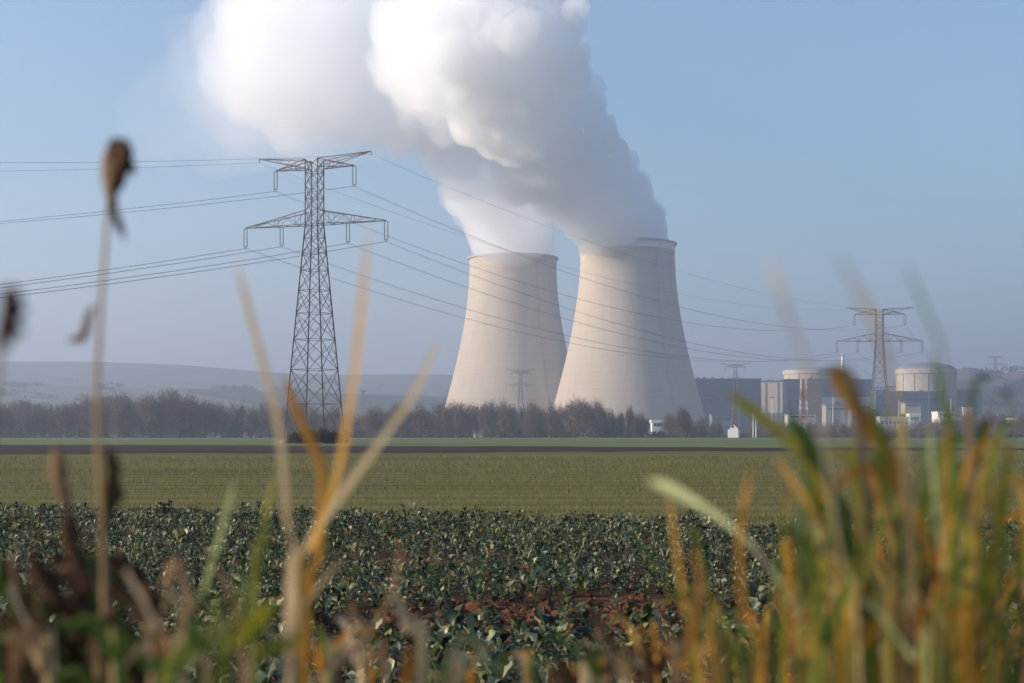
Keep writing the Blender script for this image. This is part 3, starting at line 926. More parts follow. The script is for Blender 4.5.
def twig_cloud(n, rx, rz, zc, seed, ln=1.6, w=.05, egg=.0, up=.5):
    """thin quads, pointing up and out, spread through a crown's volume in clumps"""
    r = np.random.default_rng(seed)
    nc = 26
    cd = r.normal(size=(nc, 3)); cd /= np.linalg.norm(cd, axis=1)[:, None]
    cc = cd * (r.random(nc) ** .4)[:, None]
    idx = r.integers(0, nc, n)
    p = cc[idx] * .72 + r.normal(0, .19, (n, 3))
    ok = np.linalg.norm(p, axis=1) < 1.15
    p = p[ok]; n = len(p)
    taper = 1 - egg * np.clip(p[:, 2], -1, 1)
    d = p * np.array([1, 1, .6]) + r.normal(0, .45, (n, 3)) + np.array([0, 0, up])
    d /= np.linalg.norm(d, axis=1)[:, None]
    P = p * np.array([rx, rx, rz]); P[:, :2] *= taper[:, None]; P[:, 2] += zc
    L = ln * (.5 + r.random(n))
    s = np.cross(d, r.normal(size=(n, 3))); s /= np.linalg.norm(s, axis=1)[:, None]
    s *= (w * (.5 + r.random(n)))[:, None]
    a = P - d * (L / 2)[:, None]; b = P + d * (L / 2)[:, None]
    v = np.stack([a - s, a + s, b + s * .3, b - s * .3], 1)
    return v.reshape(-1, 3), np.arange(n * 4).reshape(n, 4), np.repeat(r.random(n), 4)

def leaf_cloud(n, rx, rz, zc, seed, size=.3, floor=None):
    r = np.random.default_rng(seed)
    nc = 18
    cd = r.normal(size=(nc, 3)); cd /= np.linalg.norm(cd, axis=1)[:, None]
    cc = cd * (.35 + .5 * r.random(nc))[:, None]
    idx = r.integers(0, nc, n)
    q = r.normal(size=(n, 3)); q /= np.linalg.norm(q, axis=1)[:, None]
    p = cc[idx] + q * (.36 * r.random(n) ** .35)[:, None]
    P = p * np.array([rx, rx, rz]); P[:, 2] += zc
    if floor is not None: P[:, 2] = np.maximum(P[:, 2], floor + r.random(n) * .3)
    a = r.normal(size=(n, 3)); a /= np.linalg.norm(a, axis=1)[:, None]
    b = np.cross(a, r.normal(size=(n, 3))); b /= np.linalg.norm(b, axis=1)[:, None]
    sz = (size * (.5 + r.random(n)))[:, None]
    v = np.stack([P - a * sz, P + b * sz * .5, P + a * sz, P - b * sz * .5], 1)
    return v.reshape(-1, 3), np.arange(n * 4).reshape(n, 4), np.repeat(r.random(n), 4)

def bare_tree(name, h, rx, trunk_f, seed, n=2600, egg=.25, group=None, label=None):
    """bare winter tree: trunk with limbs, and a crown of twigs"""
    rnd = random.Random(seed)
    root = empty(name)
    tag(root, label, 'tree', group)
    m = MB()
    top = h * .86
    lean = [(rnd.uniform(-.3, .3), rnd.uniform(-.3, .3)) for _ in range(5)]
    zs = [0, h * .15, h * .4, h * .65, top]
    sp = [Vector((l[0] * z / h * 2, l[1] * z / h * 2, z)) for l, z in zip(lean, zs)]
    r0 = h * .018
    m.tube(sp, [r0 * 1.3, r0, r0 * .75, r0 * .45, r0 * .12], 6)
    for i in range(16):
        f = rnd.uniform(trunk_f, .95); z = h * f * .86
        k = min(3, max(0, sum(1 for q in zs if q <= z) - 1))
        b = sp[k].lerp(sp[k + 1], (z - zs[k]) / (zs[k + 1] - zs[k]))
        a = rnd.uniform(0, 6.28); L = rx * rnd.uniform(.6, 1.0) * (1.1 - .6 * f)
        e = b + Vector((math.cos(a) * L, math.sin(a) * L, L * rnd.uniform(.6, 1.4)))
        mid = b.lerp(e, .5) + Vector((0, 0, L * .08))
        m.tube([b, mid, e], [r0 * .42 * (1.2 - f), r0 * .26 * (1.2 - f), r0 * .06], 5)
        for j in range(3):
            q = b.lerp(e, rnd.uniform(.4, .9)); a2 = a + rnd.uniform(-1, 1)
            m.tube([q, q + Vector((math.cos(a2), math.sin(a2), 1.0)) * L * .35], [r0 * .12, r0 * .03], 4)
    tr = m.build('trunk', M_bark, root)
    zlo = h * trunk_f
    v, f, t = twig_cloud(n, rx, (h - zlo) / 2 * .95, (h + zlo) / 2, seed, ln=h * .075, w=.032 + h * .0012, egg=egg)
    cr = link('crown', np_mesh('crown', v, f, t), M_twig, root)
    return root, [tr, cr]

GT = 'bare trees along the wood edge'
variants = []
for i, (h, rx, tf, n, egg) in enumerate(((20, 3.6, .12, 3000, .25), (17, 4.6, .14, 3400, .1), (22, 3.0, .1, 2800, .3), (14, 4.2, .12, 3000, .05), (18, 5.2, .16, 3800, .15), (11, 4.0, .06, 2600, .0))):
    variants.append((h, bare_tree('bare_tree', h, rx, tf, 40 + i, n, egg, GT, 'grey leafless tree in the hazy wood edge beyond the fields')))
used = set()
def plant_tree(px, D, ytop, vi, label=None, wide=1.0):
    h, (root, kids) = variants[vi]
    if vi in used: o = copy_tree(root, kids)
    else: o = root; used.add(vi)
    c = at(px, ytop, D); zb = float(terrain(c.x, D))
    s = (c.z - zb) / h
    o.location = (c.x, D, zb - .1); o.rotation_euler = (0, 0, random.uniform(0, 6.28)); o.scale = (s * wide, s * wide, s)
    if label: o['label'] = label
    return o

def tree_line():
    # silhouette of the wood: (px, top y)
    sil = [(-60, 398), (0, 397), (30, 395), (60, 397), (100, 394), (130, 390), (170, 388), (200, 391), (215, 399), (240, 399), (280, 397), (320, 402.5), (345, 407.5), (362, 410.5), (385, 403.5), (420, 402.5), (450, 400.5), (480, 399.5), (520, 400.5), (560, 399.5), (575, 397.5), (600, 397.5), (620, 402.5), (645, 406.5), (665, 410), (700, 412), (720, 414), (745, 418), (780, 419), (830, 420), (900, 421), (940, 416), (960, 411), (1000, 410), (1024, 410), (1090, 408)]
    sx, sy_ = zip(*sil)
    px = -50
    while px < 1080:
        top = np.interp(px, sx, sy_) + random.uniform(-2.5, 6.5)
        D = random.uniform(560, 690)
        vi = random.choice((0, 1, 2, 3, 4, 4)) if top < 412 else random.choice((3, 5, 5, 1))
        if not (725 < px < 748 or 646 < px < 668):
            plant_tree(px, D, top, vi)
        px += random.uniform(5, 11)
    plant_tree(584, 545, 397.5, 4, 'dark rounded bare tree before the foot of the nearer cooling tower', 1.15)
    plant_tree(575, 552, 401, 1, 'brown bushy tree leaning on the dark rounded tree by the tower foot', 1.1)
    plant_tree(683, 540, 402, 2, 'tall narrow bare tree right of the flat white building', 1.6)
    plant_tree(396, 550, 402, 4, 'brown rounded tree in the wood edge between large pylon and towers', 1.1)
    plant_tree(970, 760, 409, 1, 'brown bare tree beside the small pale grey cube', 1.2)
    plant_tree(988, 780, 407, 4, 'broad brown tree right of the small pale cube', 1.2)
    plant_tree(372, 548, 408, 3, 'low spreading tree at the gap right of the large pylon', 1.2)
tree_line()

def far_wood():
    V, Fc, T, o = [], [], [], 0
    r = np.random.default_rng(99)
    cov = lambda px: 1.0 if px < 360 else .9 if px < 640 else .6
    for i in range(300):
        px = r.uniform(-120, 1100); D = r.uniform(640, 760)
        ytop = np.interp(px, [-120, 110, 150, 205, 285, 345, 400, 560, 640, 720, 930, 980, 1100], [399, 396, 391, 393, 400, 409, 406, 403, 407, 415, 420, 412, 411]) + r.uniform(0, 10)
        if 646 < px < 670 or 724 < px < 750: continue
        c = at(px, ytop, D); zb = float(terrain(c.x, D)); h = c.z - zb
        v, f, t = twig_cloud(420, 4.0, h * .46, h * .53, 1000 + i, ln=h * .08, w=.07, egg=.2)
        v = v + np.array([c.x, D, zb])
        V.append(v); Fc.append(f + o); T.append(t); o += len(v)
    ob = link('far_wood', np_mesh('far_wood', np.concatenate(V), np.concatenate(Fc), np.concatenate(T)), M_twig)
    tag(ob, 'dense grey mass of leafless wood behind the edge trees', 'wood', kind='stuff')
    # dark evergreen understorey
    V, Fc, T, o = [], [], [], 0
    for i in range(430):
        px = r.uniform(-120, 1120); D = r.uniform(600, 700)
        hh = np.interp(px, [-120, 60, 200, 285, 345, 420, 640, 700, 1100], [23, 24, 25, 22, 15, 18, 15, 11, 9]) * r.uniform(.55, 1.05)
        if 722 < px < 748: D += 60; hh *= .6
        if 646 < px < 670: D = r.uniform(575, 625); hh = r.uniform(5, 9)
        c = at(px, 438 - hh, D); zb = float(terrain(c.x, D)); h = max(2.5, c.z - zb)
        v, f, t = leaf_cloud(330, 3.6, h * .62, h * .42, 5000 + i, .42, 0)
        v = v + np.array([c.x, D, zb])
        V.append(v); Fc.append(f + o); T.append(t); o += len(v)
    ob = link('undergrowth', np_mesh('undergrowth', np.concatenate(V), np.concatenate(Fc), np.concatenate(T)), M_ever)
    tag(ob, 'dark evergreen undergrowth filling the foot of the wood', 'undergrowth', kind='stuff')
    # woods on the hills
    V, Fc, T, o = [], [], [], 0
    for i in range(700):
        u = r.uniform(-.45, .45); D = r.uniform(1650, 2950)
        if np.sin(u * 37 + D * .004) + np.sin(u * 91 - D * .0023) < .25: continue
        x = u * D; zb = float(terrain(x, D)); h = r.uniform(5, 9)
        v, f, t = leaf_cloud(80, r.uniform(12, 28), h * .6, h * .4, 9000 + i, 2.4, 0)
        v = v + np.array([x, D, zb]); V.append(v); Fc.append(f + o); T.append(t); o += len(v)
    ob = link('hill_woods', np_mesh('hill_woods', np.concatenate(V), np.concatenate(Fc), np.concatenate(T)), M_ever)
    tag(ob, 'faint dark woods scattered over the far hazy hills', 'woods', kind='stuff')
far_wood()

def mounds():
    c = at(316, HY, 188)
    V, Fc, T, o = [], [], [], 0
    r = np.random.default_rng(5)
    for i in range(34):
        x = r.uniform(-4.0, 3.6); y = r.uniform(-1.6, 1.6); h = 1.9 * (1 - (abs(x) / 4.6) ** 3) * r.uniform(.7, 1.15)
        v, f, t = twig_cloud(420, .8, h * .55, h * .5, 300 + i, ln=.5, w=.022, up=.3)
        V.append(v + np.array([x, y, 0])); Fc.append(f + o); T.append(t); o += len(v)
    ob = link('bramble_thicket', np_mesh('bramble_thicket', np.concatenate(V), np.concatenate(Fc), np.concatenate(T)), M_bramble)
    ob.location = (c.x, 188, float(terrain(c.x, 188)))
    tag(ob, 'dark reddish brown bramble mound round the foot of the large pylon', 'bramble bush')
    c = at(346, HY, 185)
    b = empty('shrub', (c.x, 185, float(terrain(c.x, 185)))); tag(b, 'small dark green shrub at the right end of the bramble mound', 'shrub')
    v, f, t = leaf_cloud(900, .75, 1.0, .95, 77, .09, 0)
    link('foliage', np_mesh('foliage', v, f, t), M_ever, b)
    m = MB(); m.tube([(0, 0, 0), (0, 0, 1.2)], [.05, .02]); m.tube([(0, 0, .3), (.3, .1, 1.1)], [.03, .01]); m.build('stem', M_bark, b)
    c = at(296, HY, 186)
    b = empty('shrub', (c.x, 186, float(terrain(c.x, 186)))); tag(b, 'dark twiggy shrub at the left end of the bramble mound', 'shrub')
    v, f, t = twig_cloud(700, .9, .8, .8, 79, ln=.4, w=.02)
    link('foliage', np_mesh('foliage', v, f, t), M_bramble, b)
    m = MB(); m.tube([(0, 0, 0), (0, 0, 1.0)], [.05, .02]); m.build('stem', M_bark, b)
mounds()

# ------------------------------------------------------------------ rapeseed
M_rape = leafy('rape_leaf', [(0, (.010, .020, .006)), (.40, (.03, .055, .018)), (.60, (.13, .15, .058)), (.86, (.40, .40, .22)), (.885, (.17, .15, .035)), (.94, (.36, .22, .05)), (.97, (.40, .13, .05)), (1, (.38, .12, .15))], .42, .28, .45)  # palest greens paint in sun glints; the yellow to pink tints are leaf colour

def rape_plant(seed, nl, seg=5, size=1.0):
    r = np.random.default_rng(seed)
    V, Fc, T = [], [], []
    o = 0
    for i in range(nl):
        a = i * 2.4 + r.uniform(-.4, .4)
        el = R(r.uniform(45, 88)) if i > nl * .3 else R(r.uniform(10, 45))
        L = size * r.uniform(.06, .145); W = L * r.uniform(.20, .34)
        droop = r.uniform(.5, 1.8); twist = r.uniform(-.7, .7)
        base_h = r.uniform(.0, .14)
        t = np.linspace(0, 1, seg + 1)
        ang = el - droop * t ** 1.5
        dl = L / seg
        xs = np.concatenate([[0], np.cumsum(np.cos(ang[:-1]) * dl)]); zs = np.concatenate([[0], np.cumsum(np.sin(ang[:-1]) * dl)])
        w = W * np.clip(np.interp(t, [0, .25, .4, .6, .8, 1], [.07, .09, .55, 1, .85, .12]), .05, None) * (1 + r.uniform(-.22, .22, seg + 1))
        cup = r.uniform(-.2, .75)
        rows = []
        for k in range(seg + 1):
            tw = twist * t[k]
            for s in (-1, 0, 1):
                lat = s * w[k] * math.cos(tw)
                up = (abs(s) * w[k] * (cup + r.uniform(-.45, .45)) + s * w[k] * math.sin(tw))
                nx, nz = -math.sin(ang[k]), math.cos(ang[k])
                rows.append((xs[k] + nx * up + .02, lat, zs[k] + nz * up + base_h))
        rows = np.array(rows)
        c, s_ = math.cos(a), math.sin(a)
        P = np.stack([rows[:, 0] * c - rows[:, 1] * s_, rows[:, 0] * s_ + rows[:, 1] * c, rows[:, 2]], -1)
        f = []
        for k in range(seg):
            for s in (0, 1):
                f.append((k * 3 + s, k * 3 + s + 1, (k + 1) * 3 + s + 1, (k + 1) * 3 + s))
        tt = r.random() * .86 if r.random() < (.955 if i > 3 else .84) else r.uniform(.86, 1)
        V.append(P); Fc.append(np.array(f) + o); T.append(np.full(len(P), tt)); o += len(P)
    v = np.concatenate(V); v[:, 2] = np.maximum(v[:, 2], .005)
    return v, np.concatenate(Fc), np.concatenate(T)

def rapeseed():
    near = [rape_plant(100 + i, 24, 6, .86) for i in range(9)]
    far = [rape_plant(200 + i, 21, 3, .60) for i in range(12)]
    pos = []
    step = .185
    for y in np.arange(5.6, 37, step):
        for x in np.arange(-.44 * y - 1, .44 * y + 1, step):
            X, Y = x + rng.uniform(-.12, .12), y + rng.uniform(-.12, .12)
            if Y > rape_edge(X) - .1 + rng.uniform(-.15, .15): continue
            # worn strip of bare earth and thin patches
            c0 = 12.6 + .10 * X + .3 * math.sin(X * 1.3)
            if X > -1.6 and abs(Y - c0) < 1.35 + .3 * math.sin(X * 2.1) and rng.random() < .93: continue
            g = noise.noise(Vector((X * .35, Y * .5, 4.0)))
            if g > .32 and rng.random() < .65: continue
            if abs(Y - 18.6 - .12 * X) < .35 and rng.random() < .65: continue
            pos.append((X, Y))
    pos = np.array(pos)
    vis = (np.abs(pos[:, 0]) < .372 * pos[:, 1]) & (pos[:, 1] > 8.6)
    order = np.where(vis)[0][np.argsort(pos[vis][:, 1])]
    ind = set(order[:298].tolist())
    meshes = [np_mesh('rape_plant', *p) for p in near]
    for me in meshes:
        me.materials.append(M_rape)
        me.polygons.foreach_set('use_smooth', np.ones(len(me.polygons), dtype=bool))
    for i in sorted(ind):
        x, y = pos[i]
        o = bpy.data.objects.new('rape_plant', meshes[i % len(meshes)])
        o.location = (x, y, float(terrain(x, y)) - .005); o.rotation_euler = (0, 0, rng.uniform(0, 6.28))
        s = rng.uniform(.75, 1.25) * (1.0 + .5 * noise.noise(Vector((x * 1.1, y * 1.1, 7.0)))); o.scale = (s, s, s * rng.uniform(.85, 1.2))
        col.objects.link(o)
        tag(o, 'leafy dark green rapeseed plant in the nearest part of the crop, close to the verge', 'crop plant', 'rapeseed plants near the verge')
    V, Fc, T, off = [], [], [], 0
    for i in range(len(pos)):
        if i in ind: continue
        x, y = pos[i]
        v, f, t = (near if y < 13.5 else far)[int(rng.integers(0, 9))]
        a = rng.uniform(0, 6.28); s = rng.uniform(.75, 1.3) * (1.0 + .55 * noise.noise(Vector((x * 1.1, y * 1.1, 7.0))))
        if y > rape_edge(x) - 1.2: s *= 1.12
        c, sn = math.cos(a) * s, math.sin(a) * s
        P = np.stack([v[:, 0] * c - v[:, 1] * sn + x, v[:, 0] * sn + v[:, 1] * c + y, v[:, 2] * s * rng.uniform(.85, 1.2) + float(terrain(x, y)) - .005], -1)
        V.append(P); Fc.append(f + off); T.append(np.where(t < .86, np.clip(t + rng.uniform(-.15, .15), 0, .86), t)); off += len(P)
    ob = link('rapeseed_crop', np_mesh('rapeseed_crop', np.concatenate(V), np.concatenate(Fc), np.concatenate(T)), M_rape, smooth=True)
    tag(ob, 'mass of dark green rapeseed leaves reaching to the wheat field', 'crop', kind='stuff')
    # clods of earth on the bare strip
    mc = simple('earth_clods', (.10, .048, .026), .95, .45, 14, 0, .1)
    bm = bmesh.new()
    for k in range(1800):
        X = rng.uniform(-4.5, 6); Y = 12.7 + .10 * X + .3 * math.sin(X * 1.3) + rng.normal(0, .75)
        if Y > 17: continue
        s = rng.uniform(.015, .06) * (1.6 if rng.random() < .15 else 1)
        mt = Matrix.Translation((X, Y, s * .35)) @ Matrix.Rotation(rng.uniform(0, 6), 4, 'Z') @ Matrix.Diagonal((s, s * rng.uniform(.6, 1), s * rng.uniform(.5, .9), 1))
        res = bmesh.ops.create_icosphere(bm, subdivisions=1, radius=1, matrix=mt)
        for v in res['verts']: v.co += Vector(rng.normal(0, s * .14, 3))
    me = bpy.data.meshes.new('earth_clods'); bm.to_mesh(me); bm.free()
    tag(link('earth_clods', me, mc), 'reddish brown clods on the bare strip in the rapeseed', 'soil', kind='stuff')
    # fallen dead leaves and dry stems on the strip
    n = 1100
    X = rng.uniform(-5, 6.5, n); Y = 12.7 + .1 * X + .3 * np.sin(X * 1.3) + rng.normal(0, .75, n)
    P = np.stack([X, Y, .02 + .08 * rng.random(n)], -1)
    a = rng.normal(size=(n, 3)) * np.array([1, 1, .5]); a /= np.linalg.norm(a, axis=1)[:, None]
    b = np.cross(a, rng.normal(size=(n, 3))); b /= np.linalg.norm(b, axis=1)[:, None]
    L = rng.uniform(.015, .055, n)[:, None]
    v = np.stack([P - a * L, P + b * L * .28, P + a * L, P - b * L * .28], 1).reshape(-1, 3)
    md = leafy('dead_leaf', [(0, (.08, .035, .018)), (.6, (.15, .065, .03)), (1, (.32, .17, .07))], .8, .25)
    tag(link('fallen_leaves', np_mesh('fallen_leaves', v, np.arange(n * 4).reshape(n, 4), np.repeat(rng.random(n), 4)), md), 'rusty dead leaves lying on the bare strip in the rapeseed', 'dead leaves', kind='stuff')
rapeseed()

# ------------------------------------------------------------------ foreground verge plants
GREEN = leafy('green_blade', [(0, (.05, .085, .012)), (.5, (.12, .18, .028)), (1, (.26, .29, .06))], .5, .5, .35, mottled=.5)
TAN = leafy('dry_blade', [(0, (.36, .25, .12)), (.5, (.54, .40, .22)), (1, (.70, .56, .36))], .6, .5, .25, mottled=.5)
GOLD = leafy('golden_blade', [(0, (.34, .135, .02)), (.5, (.58, .27, .04)), (1, (.74, .45, .11))], .55, .5, .25, mottled=.6)
BROWN = leafy('brown_stalk', [(0, (.10, .055, .03)), (.5, (.24, .14, .075)), (1, (.40, .26, .15))], .7, .4, .2, mottled=.6)
PALE = leafy('pale_green_blade', [(0, (.22, .27, .10)), (.5, (.36, .41, .18)), (1, (.52, .54, .28))], .5, .62, .3, mottled=.4)
DARK = leafy('withered_brown', [(0, (.03, .016, .01)), (.5, (.08, .042, .022)), (1, (.18, .09, .04))], .8, .15, .15, mottled=.6)
YGREEN = leafy('yellow_green_blade', [(0, (.16, .17, .015)), (.5, (.32, .29, .03)), (1, (.50, .39, .06))], .5, .5, .3, mottled=.6)

def smooth_pts(pts, n=14):
    """Catmull-Rom through the given points"""
    P = [np.array(p, float) for p in pts]
    P = [2 * P[0] - P[1]] + P + [2 * P[-1] - P[-2]]
    out = []
    segs = len(P) - 3
    for i in range(n + 1):
        t = i / n * segs; k = min(int(t), segs - 1); t -= k
        a, b, c, d = P[k:k + 4]
        out.append(.5 * ((2 * b) + (c - a) * t + (2 * a - 5 * b + 4 * c - d) * t * t + (3 * b - a - 3 * c + d) * t ** 3))
    return out

def blade_mesh(m, pts, w, tint=.5, face=None, fold=.3, n=14, prof=None):
    """a folded leaf blade through 3-D points; pts run from the tip to the root"""
    P = smooth_pts(pts, n)
    vs_, fs = [], []
    for i, p in enumerate(P):
        d = Vector(P[min(i + 1, n)] - P[max(i - 1, 0)]).normalized()
        fa = face if face is not None else Vector((0, 1, 0))
        s = d.cross(fa).normalized(); nn = s.cross(d)
        t = i / n
        ww = w / 2 * (np.interp(t, *prof) if prof else np.interp(t, [0, .03, .12, .6, 1], [.08, .45, .9, 1, .8]))
        p = Vector(p)
        vs_ += [p - s * ww + nn * ww * fold, p, p + s * ww + nn * ww * fold]
    for i in range(n):
        for k in (0, 1): fs.append((i * 3 + k, i * 3 + k + 1, i * 3 + 4 + k, i * 3 + 3 + k))
    m.quad_mesh(vs_, fs, tint)

def fg(p, root):
    """foreground picture position + distance -> place relative to the plant's root"""
    return at(p[0], p[1], p[2]) - root.location

def plant_root(name, px, D, label, cat, group=None):
    c = at(px, 600, D)
    o = empty(name, (c.x, D, float(terrain(c.x, D))))
    return tag(o, label, cat, group)

def add_blade(root, pts, w_px, m_, name='blade', tint=None, fold=.3, prof=None, face=None):
    D = pts[0][2]
    q = [fg(p, root) for p in pts]
    # carry the blade on down to the ground
    last, prev = q[-1], q[-2]
    if last.z > .02:
        q.append(Vector((last.x * .45, last.y * .45, -.02)))
    m = MB()
    face = (face or Vector((random.uniform(-1.6, .6), 1, random.uniform(-.3, .4)))).normalized()
    blade_mesh(m, q, w_px * .74 / F * D, random.uniform(.25, .75) if tint is None else tint, face, fold, 18, prof)
    return m.build(name, m_, root, True, True)

def add_stem(root, pts, w_px, m_, name='stem', tint=.5, taper=.6):
    D = pts[0][2]
    q = [fg(p, root) for p in pts]
    if q[-1].z > .02: q.append(Vector((q[-1].x * .5, q[-1].y * .5, -.02)))
    P = smooth_pts(q, 20)
    m = MB(); r = w_px * .8 / 2 / F * D
    m.tube(P, [r * (taper + (1 - taper) * i / 20) for i in range(21)], 7, tint)
    return m.build(name, m_, root, True, True)

def withered(root, pts, w_px, m_, seed, name='withered_leaf', tint=.4):
    """a dry leaf that has curled and shrivelled along its length"""
    r = random.Random(seed)
    D = pts[0][2]
    P = smooth_pts([fg(p, root) for p in pts], 16)
    vs_, fs = [], []
    nn = 7
    for i, p in enumerate(P):
        t = i / 16
        w = w_px / 2 / F * D * max(.12, math.sin(math.pi * min(1, .08 + t * .95)) ** .7) * r.uniform(.7, 1.25)
        d = Vector(P[min(i + 1, 16)] - P[max(i - 1, 0)]).normalized()
        s = d.cross(Vector((.2, 1, .1))).normalized(); n2 = s.cross(d)
        ph = r.uniform(-.4, .4) + t * 2
        for k in range(nn):
            a = ph + (k / (nn - 1) - .5) * 4.6
            q = w * (1 - .25 * r.random())
            vs_.append(Vector(p) + s * math.sin(a) * q + n2 * (1 - math.cos(a)) * q * .6)
    for i in range(16):
        for k in range(nn - 1): fs.append((i * nn + k, i * nn + k + 1, (i + 1) * nn + k + 1, (i + 1) * nn + k))
    m = MB(); m.quad_mesh(vs_, fs, tint)
    return m.build(name, m_, root, True, True)

def foreground():
    # tall dry weed on the left
    D = 1.0
    a = plant_root('dry_weed', 98, D, 'tall dry weed stem with a shrivelled brown head against the sky', 'weed')
    add_stem(a, [(111, 160, D), (107, 225, D), (100, 320, D), (97, 420, D), (103, 520, D), (104, 620, D), (98, 700, D)], 9, TAN, tint=.35, taper=.55)
    withered(a, [(108, 145, D), (116, 146, D), (120, 157, D - .01), (117, 178, D - .01), (113, 200, D)], 24, DARK, 1)
    withered(a, [(112, 190, D), (113, 212, D), (119, 228, D), (126, 242, D)], 11, BROWN, 31, tint=.3)
    withered(a, [(122, 160, D), (131, 166, D), (133, 178, D)], 9, DARK, 32, tint=.5)
    withered(a, [(110, 146, D), (106, 166, D), (108, 190, D), (112, 215, D)], 20, BROWN, 2, tint=.7)
    withered(a, [(68, 340, D), (80, 338, D), (86, 322, D), (90, 310, D), (101, 306, D)], 11, BROWN, 3, tint=.5)
    withered(a, [(55, 448, D), (56, 470, D), (60, 492, D), (72, 512, D)], 20, BROWN, 4, tint=.6)
    add_stem(a, [(60, 490, D), (74, 520, D), (92, 555, D), (104, 600, D)], 4, DARK, 'side_stem', .6)
    withered(a, [(108, 450, D), (112, 480, D), (106, 510, D), (104, 540, D)], 22, DARK, 5, tint=.6)
    withered(a, [(64, 510, D), (68, 540, D), (80, 575, D), (100, 600, D)], 22, DARK, 8, tint=.2)
    D = .6
    a = plant_root('dry_weed', -12, D, 'dark dry seed head leaning in at the picture edge beside the hills', 'weed')
    add_stem(a, [(3, 300, D), (-4, 380, D), (-12, 470, D), (-14, 600, D)], 9, BROWN)
    withered(a, [(6, 286, D), (8, 308, D), (3, 332, D), (-6, 362, D)], 34, DARK, 6, 'seed_head')
    # low brown weeds, bottom left
    D = 1.05
    a = plant_root('dead_weed', 70, D, 'brown dead weed with arching stems and dark leaves below the tall dry stem', 'weed')
    for pts, w, mm, nm in (([(12, 560, D), (22, 610, D), (40, 660, D), (50, 700, D)], 13, BROWN, 'stem'), ([(62, 568, D), (85, 573, D), (106, 595, D), (116, 640, D), (112, 700, D)], 10, BROWN, 'stem'),
                           ([(38, 530, D), (30, 580, D), (24, 640, D), (30, 700, D)], 9, DARK, 'stem'), ([(150, 600, D), (120, 640, D), (90, 690, D)], 9, BROWN, 'stem'), ([(180, 560, D), (165, 610, D), (150, 700, D)], 11, BROWN, 'stem'),
                           ([(0, 620, D), (20, 660, D), (30, 705, D)], 10, DARK, 'stem')):
        add_stem(a, pts, w, mm, nm, random.uniform(.3, .8))
    rr = random.Random(4)
    for i in range(20):
        x, y = rr.uniform(-10, 150), rr.uniform(590, 690)
        DD = D + rr.uniform(-.1, .15)
        an = rr.uniform(-.6, 1.2); L = rr.uniform(25, 55)
        withered(a, [(x - L * math.cos(an), y - L * .3 * math.sin(an) - 8, DD), (x, y - 4, DD), (x + L * .5, y + L * .5, DD), (x + L * .6, y + L, DD)], rr.uniform(12, 24), GREEN if i % 3 == 0 else DARK, 20 + i, 'leaf', .1 + .3 * rr.random())
    for i in range(46):
        x, y = rr.uniform(-15, 150), rr.uniform(565, 690)
        DD = 1.1 + rr.uniform(-.1, .25); an = rr.uniform(-.8, 1.4); L = rr.uniform(22, 48)
        withered(a, [(x - L * math.cos(an), y - L * .4 * math.sin(an) - 8, DD), (x, y - 4, DD), (x + L * .5, y + L * .5, DD), (x + L * .6, y + L, DD)], rr.uniform(16, 30), GREEN if rr.random() < .6 else DARK, 120 + i, 'leaf', .12 * rr.random())
    D = .78
    a = plant_root('leafy_weed', 220, D, 'low weed with broad bright green and yellow leaves, out of focus', 'weed')
    for i, (pts, w, mm, t) in enumerate((([(160, 690, D), (190, 650, D), (225, 640, D), (255, 650, D)], 34, GREEN, .9), ([(275, 600, D), (250, 632, D), (225, 655, D), (215, 690, D)], 30, YGREEN, .5), ([(185, 620, D), (205, 650, D), (222, 690, D)], 24, GREEN, .7),
                                         ([(300, 640, D), (262, 655, D), (232, 690, D)], 22, YGREEN, .2), ([(140, 660, D), (175, 672, D), (215, 700, D)], 24, GREEN, .3))):
        add_blade(a, pts, w, mm, 'leaf', t, .15, ([0, .08, .2, .34, .46, 1], [.1, .8, 1, .8, .12, .08]))
    # grass tuft, centre left
    D = 1.08
    a = plant_root('grass_tuft', 300, D, 'tuft of tall dry grass crossing in front of the large pylon', 'grass', 'grass tufts on the verge')
    B = [([(236, 262, .95), (250, 318, .95), (268, 385, .95), (280, 440, .95), (287, 530, .97), (296, 640, 1.0)], 12, TAN, .5), ([(283, 374, D), (296, 410, D), (312, 445, D), (322, 480, D), (318, 560, D), (305, 660, D)], 14, GOLD, .4),
         ([(369, 228, .9), (360, 330, .9), (350, 410, .92), (334, 490, .95), (312, 550, 1.0), (300, 650, 1.0)], 12, GOLD, .8), ([(442, 335, .98), (412, 398, .98), (375, 450, 1.0), (335, 505, 1.0), (305, 555, 1.0), (287, 650, 1.0)], 13, TAN, .7),
         ([(268, 510, D), (258, 565, D), (244, 620, D), (225, 700, D)], 13, GREEN, .9), ([(234, 480, D), (222, 530, D), (206, 590, D), (195, 690, D)], 9, PALE, .3), ([(392, 585, D), (408, 630, D), (420, 700, D)], 15, TAN, .5),
         ([(205, 550, D), (228, 590, D), (245, 690, D)], 9, BROWN, .8), ([(160, 590, D), (178, 560, D), (190, 620, D), (185, 690, D)], 12, BROWN, .9), ([(340, 560, D), (310, 600, D), (285, 640, D), (250, 700, D)], 10, TAN, .3),
         ([(402, 540, D), (390, 600, D), (350, 660, D), (330, 700, D)], 8, BROWN, .9), ([(300, 545, D), (292, 600, D), (288, 690, D)], 14, BROWN, .95), ([(560, 660, D), (500, 670, D), (440, 700, D)], 7, PALE, .4), ([(275, 470, D), (262, 540, D), (255, 640, D)], 9, YGREEN, .4)]
    for pts, w, mm, t in B: add_blade(a, pts, w, mm, tint=t)
    # reed clump, right: the hand-placed tall blades
    a = plant_root('reed_clump', 880, .95, 'big clump of green and golden reeds filling the lower right', 'reeds', 'grass tufts on the verge')
    D = .95
